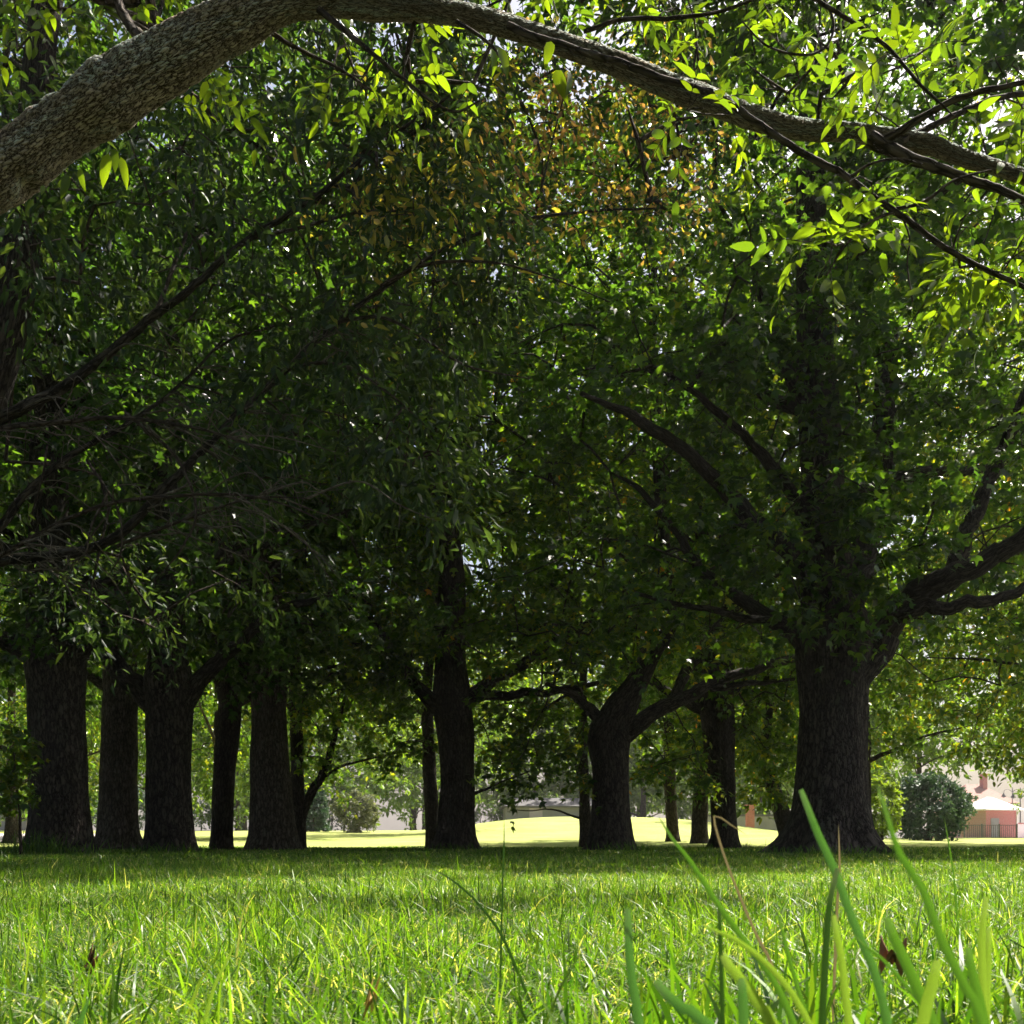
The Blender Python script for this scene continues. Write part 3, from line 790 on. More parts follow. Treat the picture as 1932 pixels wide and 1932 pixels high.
# ---- the near tree whose limb arches over the picture -----------------------------
def make_near_tree():
    r = np.random.default_rng(5)
    d = 3.6
    org = np.array([-2.25, 3.6, 0])
    root = empty('ash_tree', org, 'nearest tree, its lichen-spotted limb arching over the top from the left edge', 'tree')
    tp = np.array([[-2.25, 3.6, -.1], [-2.24, 3.6, .5], [-2.22, 3.6, 1.3], [-2.2, 3.6, 2.0], [-2.2, 3.62, 2.9], [-2.15, 3.65, 4.2], [-2.1, 3.7, 5.6]])
    tr = np.array([.26, .23, .21, .2, .16, .12, .05])
    rp, rr = resample(tp, tr, .03)
    mb = MB(); tube(mb, rp, rr, 48, flare=(.4, .25), lump=.05, seed=2); mb.build('trunk', near_bark_mat, root, origin=org)
    big = [(-330, 520, 190, .05), (-180, 432, 140), (-60, 362, 124), (20, 310, 116), (150, 222, 118), (300, 124, 124), (430, 50, 108), (560, 2, 70), (700, 8, 56),
           (860, 26, 45, .02), (1002, 64, 46, .04), (1173, 124, 48, .06), (1310, 181, 47, .08), (1477, 237, 45, .1), (1600, 250, 38, .12), (1648, 256, 36, .12), (1750, 272, 34, .13), (1818, 297, 31, .14), (1921, 330, 27, .15), (2060, 390, 20, .16)]
    bp, br = pix_path(big, d); br = br * .83
    bp, br = resample(bp, br, .0045)
    mb = MB(); rk = np.random.default_rng(44)
    tube(mb, bp, br, 150, lump=.05, seed=9, knots=[(rk.uniform(.2, 4.6), rk.uniform(0, 6.28), rk.uniform(.08, .22), rk.uniform(.04, .11)) for _ in range(34)])
    mb.build('limb', near_bark_mat, root, origin=org)
    skel = [bp[40::30], rp[rp[:, 2] > 2][::8]]
    subs = [
        ([(1640, 262, 30), (1700, 285, 24, -.03), (1750, 307, 20, -.05), (1818, 331, 17, -.08), (1931, 376, 14, -.12), (2050, 430, 9, -.15)], 1),
        ([(1668, 262, 18, -.02), (1690, 250, 15, -.04), (1767, 205, 12, -.1), (1850, 175, 11, -.14), (1931, 156, 9, -.2), (2060, 130, 6, -.3)], 1),
        ([(1700, 268, 14, .1), (1780, 225, 12, .15), (1870, 190, 11, .2), (1931, 176, 10, .25), (2040, 150, 6, .3)], 1),
        ([(960, 50, 14, -.06), (1050, 82, 13, -.12), (1173, 119, 13, -.18), (1310, 166, 13, -.25), (1361, 188, 14, -.3), (1510, 288, 13, -.34), (1600, 336, 13, -.36), (1682, 394, 12, -.38), (1785, 470, 11, -.4), (1931, 541, 9, -.42), (2050, 590, 6, -.44)], 1),
        ([(1100, 60, 8, -.3), (1180, 38, 8, -.34), (1270, 34, 8, -.38), (1380, 14, 6, -.42), (1480, -30, 5, -.44)], 0),
        ([(1500, -30, 8, -.4), (1570, 20, 8, -.42), (1670, 84, 7, -.44), (1738, 160, 6, -.46), (1800, 220, 3, -.46)], 0),
        ([(1545, -20, 5, -.3), (1572, 40, 5, -.32), (1560, 85, 5, -.34), (1520, 104, 5, -.36), (1450, 88, 4, -.38), (1400, 40, 3, -.38)], 0),
        ([(1682, 394, 7, -.38), (1745, 380, 6, -.42), (1800, 340, 5, -.45), (1870, 320, 3, -.46)], 0),
        ([(1600, 336, 6, -.36), (1640, 310, 5, -.4), (1690, 300, 4, -.42), (1740, 310, 3, -.42)], 0),
        ([(1700, 405, 4, -.38), (1716, 450, 3.5, -.38), (1712, 500, 3, -.38), (1722, 570, 2.5, -.38)], 0),
        ([(1690, 400, 7, -.38), (1640, 420, 5, -.42), (1590, 470, 4, -.45), (1560, 520, 3, -.47)], 0),
        ([(600, 20, 12, -.04), (690, 90, 9, -.08), (760, 150, 7, -.1), (850, 210, 5, -.14), (905, 190, 3, -.15)], 0),
        ([(480, 40, 10, .05), (560, 90, 8, .1), (640, 130, 6, .12), (700, 170, 4, .12)], 0),
        ([(860, 40, 8, -.05), (920, 80, 6, -.1), (945, 110, 4, -.12)], 0),
        ([(300, 100, 26, .08), (240, 40, 18, .25), (210, -60, 13, .35), (180, -200, 9, .5)], 1),
    ]
    for k, (s, bk) in enumerate(subs):
        q, qr = pix_path(s, d); q, qr = resample(q, qr, .02)
        w = r.normal(0, 1, (len(q), 3)); ker = np.ones(7) / 7
        w = np.stack([np.convolve(w[:, c], ker, 'same') for c in range(3)], 1) * np.minimum(.012, qr[:, None] * .7)
        q = q + w
        mbb = MB(); tube(mbb, q, qr, 12, lump=.05, seed=k + 20)
        mbb.build('branch', twig_mat, root, origin=org)
        skel.append(q[3::5])
    skel = np.concatenate(skel)
    # compound-leaf sites
    regs = [((1650, 1960, 60, 210), 16, (3.0, 4.2)), ((1500, 1680, 60, 190), 6, (3.3, 4.0)), ((1790, 1960, 390, 540), 9, (3.0, 3.4)), ((1530, 1680, 310, 400), 5, (3.0, 3.3)), ((1700, 1960, 250, 380), 7, (3.75, 4.4)),
            ((1200, 1600, -60, 90), 15, (3.5, 4.6)), ((1250, 1560, 80, 200), 8, (3.8, 4.6)), ((900, 1200, -60, 20), 12, (3.7, 4.6)),
            ((1240, 1380, 190, 240), 4, (3.0, 3.4)), ((1510, 1620, 390, 510), 5, (3.0, 3.2)), ((600, 900, 60, 180), 18, (3.5, 4.5)),
            ((0, 300, -60, 110), 22, (4.0, 5.0)), ((320, 560, 110, 190), 6, (3.9, 4.8)),
            ((1800, 1950, 500, 560), 4, (3.0, 3.3)), ((-500, 400, -900, -160), 24, (2.6, 4.6)), ((550, 1400, -850, -230), 170, (5.2, 6.6))]  # last two regions: unseen overhead foliage, added to block the sun
    tg = []
    for (x0, x1, y0, y1), n, (d0, d1) in regs:
        for _ in range(n):
            tg.append(P(r.uniform(x0, x1), r.uniform(y0, y1), r.uniform(d0, d1)))
    tg = np.array(tg)
    tw, dirs = grow(skel, tg, r, rmin=.0015, rk=.0017, pw=.5, bow=.1)
    mbc = MB()
    for pts, rad in tw: tube(mbc, pts, rad, 6, mat=1, cap=False)
    pos, ax, nr, sz, hu = [], [], [], [], []
    for t, dv in zip(tg, dirs):
        for _ in range(int(r.integers(1, 4))):
            a = unit(dv * .8 + r.normal(0, .6, 3) + np.array([.1, 0, -.25]))
            ln = r.uniform(.1, .19)
            up = unit(np.array([0, 0, 1.]) + r.normal(0, .5, 3)); side = unit(np.cross(a, up)); up = np.cross(side, a)
            npair = int(r.integers(2, 4))
            rach = [t + a * ln * u - np.array([0, 0, .35 * ln * u * u]) for u in np.linspace(0, 1, 5)]
            tube(mbc, np.array(rach), np.full(5, .0011), 4, mat=1, cap=False)
            hv = r.uniform(0, 1)
            for q in range(npair + 1):
                u = .35 + .65 * q / npair if npair else 1
                b = t + a * ln * u - np.array([0, 0, .35 * ln * u * u])
                for sgn in ((-1, 1) if q < npair else (0,)):
                    dl = unit(a * (.55 if sgn else 1) + side * sgn + np.array([0, 0, -.3]) + r.normal(0, .14, 3))
                    pos.append(b); ax.append(dl); nr.append(up + r.normal(0, .22, 3)); sz.append(r.uniform(.036, .076)); hu.append(np.clip(hv + r.normal(0, .12), 0, 1))
    # a few leaves hanging alone where the limb shows them
    for px, py, dd, s in [(942, 88, 3.4, .095), (928, 92, 3.45, .08), (1048, 132, 3.35, .1), (1040, 78, 3.4, .085), (1075, 135, 3.35, .08), (128, 330, 3.45, .085), (150, 318, 3.5, .07), (82, 350, 3.5, .04),
                          (205, 290, 3.45, .1), (228, 296, 3.45, .09), (215, 280, 3.5, .07), (1850, 520, 3.15, .1), (1905, 545, 3.15, .1), (1625, 430, 3.15, .09)]:
        pos.append(P(px, py, dd)); ax.append(np.array([r.normal(0, .25), r.normal(0, .2), -1.])); nr.append(np.array([.35 + r.normal(0, .3), -.9, .1])); sz.append(s); hu.append(r.uniform(.4, 1))
    leaves(mbc, 'leaflet', np.array(pos), np.array(ax), np.array(nr), np.array(sz), np.array(hu), r=r)
    mbc.build('crown', [near_leaf_mat, twig_mat], root, origin=org)


make_near_tree()

# ---- trees behind, each its own ---------------------------------------------------
def back_tree(label, x, y, h, rad, skirt, seed, n=330, per=40, size=.22, hue=None, group=None, name='maple_tree', w=.45, lmat=None):
    px = x / (K * y) * PX + 966
    zb = float(gz(x, y))
    py = lambda z: VH - (z - H) / (K * y) * PX
    wp = w / (K * y) * PX
    return make_tree(name, label, y, [(px, py(zb - .1), wp), (px, py(zb + 1), wp * .85), (px + 1, py(zb + 2.5), wp * .75), (px, py(zb + 4.5), wp * .55)], [],
                     (x, y, zb + (h + skirt) / 2, rad, rad, (h - skirt) / 2 + .5, zb + skirt), per, kind='oval', size=size, n=n, seed=seed, auto=4, ns=12,
                     top=zb + h * .8, hue=hue or hue_green(.2, .7), group=group, spread=.62, gate=-.5, lmat=lmat, skel_from=zb + skirt * .8)


backs = []
# second ranks of the grove: seen only as foliage between the nearer trunks
rows = [
    (-16, 23, 14, 5, 2.2, .1, .5, 1), (-11.2, 26, 14, 5, 1.8, .15, .55, 1), (-7.6, 28.5, 18, 5.0, 2.2, .2, .6, 1.6), (-15.5, 34, 14, 5, 1.2, .25, .7, 1), (-21, 30, 13, 5, 1.2, .25, .7, 1),
    (10.4, 18.6, 18.5, 5.6, 2.8, .25, .66, 2.2), (12.6, 24, 14, 5.0, 1.6, .25, .7, 1.2), (14.6, 30, 14, 5.2, 1.5, .35, .75, 1.2), (9.3, 29, 17, 4.6, 2.3, .25, .66, 1.2), (21, 33, 14, 5.0, 1.5, .3, .66, 1), (19.8, 36, 14, 5.4, 1.4, .3, .66, 1),
    (-16, 15, 13.5, 4.8, 2.4, .1, .4, 1), (-11.5, 18, 14, 4.6, 2.6, .1, .45, 1), (-1.25, 23, 17.5, 4.8, 3.0, .25, .68, 1.2), (4.4, 22.5, 18, 4.5, 3.1, .3, .7, 1.2),
]
proto = None
for i, (x, y, h, rad, sk, a, b, dn) in enumerate(rows):
    lab = 'leafy maple added out of view, closing off the open sky'
    g = 'maples in the rear ranks of the grove'
    backs.append(back_tree(lab, x, y, h, rad, sk, 60 + i, n=int(430 * dn), per=56, size=.15 if y < 30 else .19, hue=hue_green(a, b, .1 if x > 12 and y < 30 else .03 if x > 8 else 0), group=g, w=.42))

# young trees out in the sun just past the shade
for k, (px, y, h, rad, sk) in enumerate([(860, 48, 9.5, 4.4, 2.2), (556, 42, 8.5, 4.2, 1.5), (318, 40, 8.5, 4.0, 1.3), (112, 43, 8, 4.0, 1.2)]):
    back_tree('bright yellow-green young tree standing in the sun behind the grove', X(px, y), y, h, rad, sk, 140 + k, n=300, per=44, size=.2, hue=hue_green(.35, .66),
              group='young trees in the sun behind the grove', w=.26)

# the grove goes on behind the viewer and to the left, unseen copies added to block the open sky
for k, (x, y, q) in enumerate([(-8, -5, 1), (1.5, -8, 2), (9.5, -7, 10), (-13, 4, 11), (-4, -13, 0), (6, -15, 3), (-11.5, 9.5, 5)]):
    copy_tree(backs[q], (x, y, 0), k * 1.3 + .5, 'leafy maple added out of view, closing off the open sky', sc=1.0, group='maples in the rear ranks of the grove')

# trees on the far side of the field
far = [(-36, 62, 11, 5, .5), (-27, 66, 12, 5.4, .4), (-19, 72, 12, 5, .5), (-13, 74, 12.5, 4.8, .5), (-6.5, 82, 12, 4.6, .8), (2, 98, 14, 5.5, 1.6), (11, 92, 14, 5.5, 1.2), (19, 84, 12.5, 5, .8), (26.5, 92, 10, 4.6, .8), (-45, 80, 13, 6, .6), (43, 84, 8, 3.6, 1.6),
       (-22, 90, 15, 6.5, .6), (-9, 100, 16, 6.5, 1.0), (-1, 112, 17, 6.5, 1.5), (25, 112, 14, 6.5, 1.5), (13, 112, 17, 6.5, 1.5), (-32, 86, 14, 6, .6), (-54, 92, 14, 6, .6), (7, 104, 15, 6, 1), (17, 100, 15, 6, 1), (33, 106, 10, 4.8, 1), (-25.5, 56, 6, 3, .3), (-15, 60, 5.5, 2.8, .3), (16.5, 54, 12, 5, 2.6), (21.5, 58, 11, 5, 2.9), (34, 66, 11, 5.5, 3.2)]
fp = None
for i, (x, y, h, rad, sk) in enumerate(far):
    lab = 'pale sunlit tree on the far side of the field'
    g = 'trees on the far side of the field'
    if i < 3 or i > 22:
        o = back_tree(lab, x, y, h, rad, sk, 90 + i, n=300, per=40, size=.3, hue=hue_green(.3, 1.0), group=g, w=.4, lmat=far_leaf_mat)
        if i == 0: fp = []
        if i < 3: fp.append(o)
    else:
        copy_tree(fp[i % 3], (x, y, float(gz(x, y))), i * 1.9, lab, sc=h / 10., group=g)


# ---- shrubs ------------------------------------------------------------------------
def shrub(name, label, px, d, wpx, ytop, ybase, seed, lmat, hue, size, n, per, kind='oval', shape='round', cat='shrub', stem=True):
    r = np.random.default_rng(seed)
    x = X(px, d); zb = float(gz(x, d))
    zt = P(0, ytop, d)[2]; h = zt - zb; rw = wpx / 2 / PX * K * d
    org = np.array([x, d, zb])
    root = empty(name, org, label, cat)
    tg = []
    while len(tg) < n:
        v = unit(r.normal(0, 1, 3)); q = r.uniform(.35, 1) ** .4
        if shape == 'round':
            p = org + np.array([v[0] * rw * q, v[1] * rw * q, h * .52 + v[2] * h * .47 * q])
            p[:2] += .1 * rw * np.sin(p[2] * 4 + seed)
        else:
            u = r.uniform(.04, 1); rr_ = rw * (1 - u) ** .75 * q * (1 + .15 * math.sin(u * 26))
            a = r.uniform(0, 6.28); p = org + np.array([math.cos(a) * rr_, math.sin(a) * rr_, h * u])
        tg.append(p)
    tg = np.array(tg)
    st = np.array([org + [0, 0, -.1], org + [.03, 0, h * .35], org + [0, .03, h * .75]])
    sp, sr = resample(st, [rw * .09, rw * .06, rw * .02], .1)
    mb = MB(); tube(mb, sp, sr, 10, seed=seed); mb.build('stem', bark_mat, root, origin=org)
    tw, dirs = grow(sp[1::2], tg, r, rmin=.006, rk=.004)
    dirs = unit(tg - (org + [0, 0, h * .4]))
    mbc = MB()
    for pts, rad in tw: tube(mbc, pts, rad, 4, mat=1, cap=False)
    clump_leaves(mbc, kind, tg, dirs, per, rw * .22, size, hue, r, flat=1, droop=.2, upn=.5)
    mbc.build('foliage', [lmat, bark_mat], root, origin=org)
    return root


def hedge(label, x0, x1, y, h, seed, lmat, a, b):
    r = np.random.default_rng(seed)
    xm = (x0 + x1) / 2; org = np.array([xm, y, float(gz(xm, y))])
    root = empty('hedge', org, label, 'hedge')
    n = int((x1 - x0) * h * 11)
    tg = np.stack([r.uniform(x0, x1, n), y + r.normal(0, .45, n), r.uniform(0, 1, n) ** .8], 1)
    tg[:, 2] = gz(tg[:, 0], tg[:, 1]) + .1 + tg[:, 2] * h * (1 + .2 * np.sin(tg[:, 0] * .9 + seed) + .12 * np.sin(tg[:, 0] * 2.3))
    m = MB()
    for k in range(int((x1 - x0) / .9)):
        xx = x0 + .5 + k * .9; z0 = float(gz(xx, y))
        tube(m, np.array([[xx, y, z0 - .05], [xx + r.normal(0, .1), y, z0 + h * .4], [xx + r.normal(0, .2), y + r.normal(0, .2), z0 + h * .8]]), np.array([.05, .04, .015]), 6)
    m.build('stems', bark_mat, root, origin=org)
    m = MB()
    clump_leaves(m, 'oval', tg, np.tile([[0, -.3, .5]], (n, 1)), 34, .42, .17, (lambda p, rr: rr.uniform(a, b, len(p))), r, flat=.9, droop=.2, upn=.6)
    m.build('foliage', lmat, root, origin=org)


U = lambda a, b: (lambda pos, r: r.uniform(a, b, len(pos)))
shrub('evergreen_bush', 'round dark blue-green bush beside the brick pavilion at the right', 1752, 45, 150, 1466, 1586, 201, blue_leaf_mat, U(0, 1), .14, 420, 40, cat='bush')
shrub('leafy_bush', 'light yellow-green bush between the biggest trunk and the round dark bush', 1664, 40, 70, 1462, 1590, 202, far_leaf_mat, U(.6, 1), .15, 130, 30, cat='bush')
shrub('spruce_tree', 'dense dusky blue conifer beyond the field, beside the slender slanting tree', 592, 55, 56, 1440, 1572, 203, blue_leaf_mat, U(0, .7), .17, 260, 36, shape='cone', cat='conifer')
shrub('silver_shrub', 'silvery grey-green shrub at the far edge of the field right of the blue conifer', 672, 52, 80, 1492, 1572, 204, grey_leaf_mat, U(0, 1), .15, 170, 34)
shrub('field_bush', 'small dark green bush alone on the slope of the sunlit field', 815 - 3, 62, 26, 1526, 1548, 205, far_leaf_mat, U(0, .4), .16, 40, 24, cat='bush')


hedge('long dusky hedge along the far edge of the field, seen between the left trunks', -31, -10.5, 76, 2.6, 301, blue_leaf_mat, 0, 1)
hedge('green hedge far behind the sunlit field at the centre', -4, 7.5, 93, 2.4, 302, far_leaf_mat, .1, .7)
hedge('yellow-green hedge behind the red brick pillar and grey wall', 13, 27, 88, 3.2, 303, far_leaf_mat, .3, .9)


def sapling():
    d = 12.0; r = np.random.default_rng(9)
    x = X(38, d); org = np.array([x, d, float(gz(x, d))])
    root = empty('sapling_tree', org, 'thin young sapling with a tuft of bright leaves before the lilac building', 'sapling')
    pts, rad = pix_path([(40, 1612, 7), (38, 1560, 6), (36, 1520, 5), (30, 1470, 4), (26, 1420, 3)], d)
    pts[0][2] = org[2] - .05
    sp, sr = resample(pts, rad, .05)
    mb = MB(); tube(mb, sp, sr, 8); mb.build('trunk', twig_mat, root, origin=org)
    tg = np.array([P(r.uniform(-30, 58), r.uniform(1375, 1515), d + r.normal(0, .25)) for _ in range(34)])
    tw, dirs = grow(sp[8::2], tg, r, rmin=.002, rk=.002)
    mbc = MB()
    for p_, q_ in tw: tube(mbc, p_, q_, 4, mat=1, cap=False)
    clump_leaves(mbc, 'maple', tg, dirs, 20, .2, .085, hue_green(.3, .7), r)
    mbc.build('crown', [leaf_mat, twig_mat], root, origin=org)


sapling()


# ------------------------------------------------------------------ buildings and street furniture
def box(mb, c, s, rot=0.0, mat=0):
    c = np.array(c, float); h = np.array(s, float) / 2
    v = np.array([[sx, sy, sz] for sz in (-1, 1) for sy in (-1, 1) for sx in (-1, 1)], float) * h
    ca, sa = math.cos(rot), math.sin(rot)
    v = np.stack([v[:, 0] * ca - v[:, 1] * sa, v[:, 0] * sa + v[:, 1] * ca, v[:, 2]], 1) + c
    mb.add(v, [(0, 2, 3, 1), (4, 5, 7, 6), (0, 1, 5, 4), (2, 6, 7, 3), (0, 4, 6, 2), (1, 3, 7, 5)], mat=mat)


def hip_roof(mb, w, l, z0, z1, ridge, over=.3, th=.12):
    hw, hl = w / 2 + over, l / 2 + over
    v = [(-hw, -hl, z0), (hw, -hl, z0), (hw, hl, z0), (-hw, hl, z0), (-hw, -hl, z0 + th), (hw, -hl, z0 + th), (hw, hl, z0 + th), (-hw, hl, z0 + th), (-ridge / 2, 0, z1), (ridge / 2, 0, z1)]
    mb.add(v, [(0, 3, 2, 1), (0, 1, 5, 4), (1, 2, 6, 5), (2, 3, 7, 6), (3, 0, 4, 7), (4, 5, 9, 8), (6, 7, 8, 9)], [(5, 6, 9), (7, 4, 8)])


def at_root(name, label, cat, px, d, rot):
    x = X(px, d); o = empty(name, (x, d, float(gz(x, d))), label, cat); o.rotation_euler = (0, 0, rot)
    return o


def flat(mb, name, mat, parent): return mb.build(name, mat, parent, smooth=False)


# brick pavilion
pv = at_root('brick_pavilion', 'small red brick pavilion with a pale hipped roof behind the iron fence', 'building', 1866, 110, .35)
m = MB(); box(m, (0, 0, 1.42), (4.0, 3.4, 2.9)); flat(m, 'wall', brick_mat, pv)
m = MB(); hip_roof(m, 4.0, 3.4, 2.88, 4.25, .6, over=.45); flat(m, 'roof', roof_white_mat, pv)
m = MB(); box(m, (1.85, -1.76, 1.42), (.12, .11, 2.88)); flat(m, 'downpipe', trim_mat, pv)
m = MB(); box(m, (-.9, -1.72, 1.05), (1.0, .06, 2.1)); dr = flat(m, 'door', grey_mat, pv)
# house with chimney behind it
bh = at_root('brick_house', 'red brick house with a chimney showing above the pale pavilion roof', 'building', 1836, 150, .3)
m = MB(); box(m, (0, 0, 2.4), (8, 7, 5)); flat(m, 'wall', brick_mat, bh)
m = MB(); hip_roof(m, 8, 7, 4.88, 7.6, 2.5); rf = flat(m, 'roof', red_roof_mat, bh)
m = MB(); box(m, (1.2, -.6, 7.6), (.7, .7, 2.59)); box(m, (1.2, -.6, 8.98), (.85, .85, .16)); flat(m, 'chimney', brick_mat, rf)
for k, xx in enumerate((-2.6, 0, 2.6)):
    m = MB(); box(m, (xx, -3.52, 3.2), (1.0, .06, 1.5)); wn = flat(m, 'window', glass_mat, bh)
    m = MB(); box(m, (xx, -3.56, 2.38), (1.2, .12, .1)); box(m, (xx, -3.56, 4.02), (1.2, .12, .1)); flat(m, 'frame', trim_mat, wn)
# iron fence
fe = at_root('iron_fence', 'black iron railing in front of the small brick pavilion', 'fence', 1869, 96, 0)
m = MB(); box(m, (0, 0, 1.22), (4.6, .05, .05)); flat(m, 'rail', dark_metal_mat, fe)
m = MB(); box(m, (0, 0, .14), (4.6, .05, .05)); flat(m, 'rail', dark_metal_mat, fe)
for k in range(4):
    m = MB(); box(m, (-2.3 + k * 1.533, .002, .66), (.11, .11, 1.36)); flat(m, 'post', dark_metal_mat, fe)
m = MB()
for k in range(26):
    if abs((k * .177 - 2.22 + 2.3) % 1.533) < .09: continue
    box(m, (-2.22 + k * .177, 0, .68), (.035, .03, 1.05))
flat(m, 'bars', dark_metal_mat, fe)


def lamp(px, d, label, hgt, rot):
    o = at_root('street_lamp', label, 'street lamp', px, d, rot)
    m = MB(); tube(m, np.array([[0, 0, -.1], [0, 0, .6], [0, 0, hgt]]), np.array([.11, .07, .05]), 10, bark=False); m.build('pole', dark_metal_mat, o)
    for s in (-1, 1):
        pts, rd = resample([[0, 0, hgt - .5], [s * .5, 0, hgt - .25], [s * 1.0, 0, hgt - .3], [s * 1.15, 0, hgt - .7]], [.03, .028, .025, .02], .08)
        m = MB(); tube(m, pts, rd, 6, bark=False); a = m.build('arm', dark_metal_mat, o)
        m = MB(); tube(m, np.array([[s * 1.15, 0, hgt - .65], [s * 1.15, 0, hgt - .8], [s * 1.15, 0, hgt - 1.0], [s * 1.15, 0, hgt - 1.08]]), np.array([.04, .1, .26, .3]), 12, bark=False)
        m.build('lamp_shade', dark_metal_mat, a)
    return o


g = 'street lamps beyond the brick pavilion'
tag(lamp(1910, 130, 'twin-armed street lamp rising just behind the right end of the pale pavilion roof', 6.2, .2), group=g)
tag(lamp(1925, 118, 'twin-armed street lamp standing clear to the right of the brick pavilion', 5.6, .5), group=g)
# low white wall at the right edge
ww = at_root('boundary_wall', 'low white boundary wall at the right edge beside the brick pavilion', 'wall', 1952, 112, 0)
m = MB(); box(m, (0, 0, .75), (4.0, .3, 1.7)); flat(m, 'wall', white_wall_mat, ww)
m = MB(); box(m, (0, 0, 1.65), (4.1, .42, .12)); flat(m, 'coping', brick_mat, ww)
# brick pillar and grey wall
bp_ = at_root('brick_pillar', 'red brick gate pillar standing in front of the long grey wall', 'pillar', 1415, 66, .1)
m = MB(); box(m, (0, 0, .75), (.42, .42, 1.9)); flat(m, 'shaft', brick_mat, bp_)
m = MB(); box(m, (0, 0, 1.76), (.54, .54, .14)); flat(m, 'cap', brick_mat, bp_)
gw = at_root('boundary_wall', 'long grey boundary wall behind the red brick pillar', 'wall', 1440, 72, 0)
m = MB(); box(m, (0, 0, .55), (9.5, .3, 1.7)); flat(m, 'wall', grey_mat, gw)
m = MB(); box(m, (0, 0, 1.47), (9.6, .42, .12)); flat(m, 'coping', grey_roof_mat, gw)
# shed across the field
sh = at_root('grey_shed', 'long low grey shed across the sunlit field in the centre', 'shed', 1060, 86, .06)
m = MB(); box(m, (0, 0, .45), (9, 4, 1.5)); flat(m, 'wall', grey_mat, sh)
m = MB(); hip_roof(m, 9, 4, 1.19, 2.0, 7.5); flat(m, 'roof', grey_roof_mat, sh)
m = MB(); box(m, (-2.2, -2.03, .55), (1.0, .06, 1.2)); flat(m, 'door', lilac_mat, sh)
# lilac building at left edge
lb = at_root('lilac_building', 'pale lilac building seen at the left edge beyond the sapling', 'building', -10, 66, 0)
m = MB(); box(m, (0, 0, 1.6), (6, 5, 3.6)); flat(m, 'wall', lilac_mat, lb)
m = MB(); hip_roof(m, 6, 5, 3.38, 4.9, 2.5); flat(m, 'roof', grey_roof_mat, lb)
m = MB(); box(m, (1.6, -2.53, 1.6), (1.0, .07, 1.3)); flat(m, 'window', glass_mat, lb)

# ------------------------------------------------------------------ grass
def blades(mb, base, hgt, wid, lean_dir, lean, face, hue, r, levels=4):
    n = len(base)
    t = np.linspace(0, 1, levels)
    up = np.array([0, 0, 1.])
    ld = np.stack([np.cos(lean_dir), np.sin(lean_dir), np.zeros(n)], 1)
    fd = np.stack([np.cos(face), np.sin(face), np.zeros(n)], 1)
    ctr = base[:, None] + up * (hgt[:, None] * (t - .35 * np.minimum(lean, 1.2)[:, None] * t ** 2))[..., None] + ld[:, None] * (hgt[:, None] * lean[:, None] * t ** 2)[..., None]
    w = wid[:, None] * np.interp(t, [0, .35, .75, 1], [.8, 1, .75, .18])
    V = np.stack([ctr - fd[:, None] * w[..., None] / 2, ctr + fd[:, None] * w[..., None] / 2], 2)   # n,levels,2,3
    k = levels * 2
    q = np.array([[2 * i, 2 * i + 1, 2 * i + 3, 2 * i + 2] for i in range(levels - 1)])
    Q = (q[None] + (np.arange(n) * k)[:, None, None]).reshape(-1, 4)
    mb.add(V.reshape(-1, 3), Q, hue=np.repeat(hue, k), rnd=np.repeat(r.uniform(0, 1, n), k))


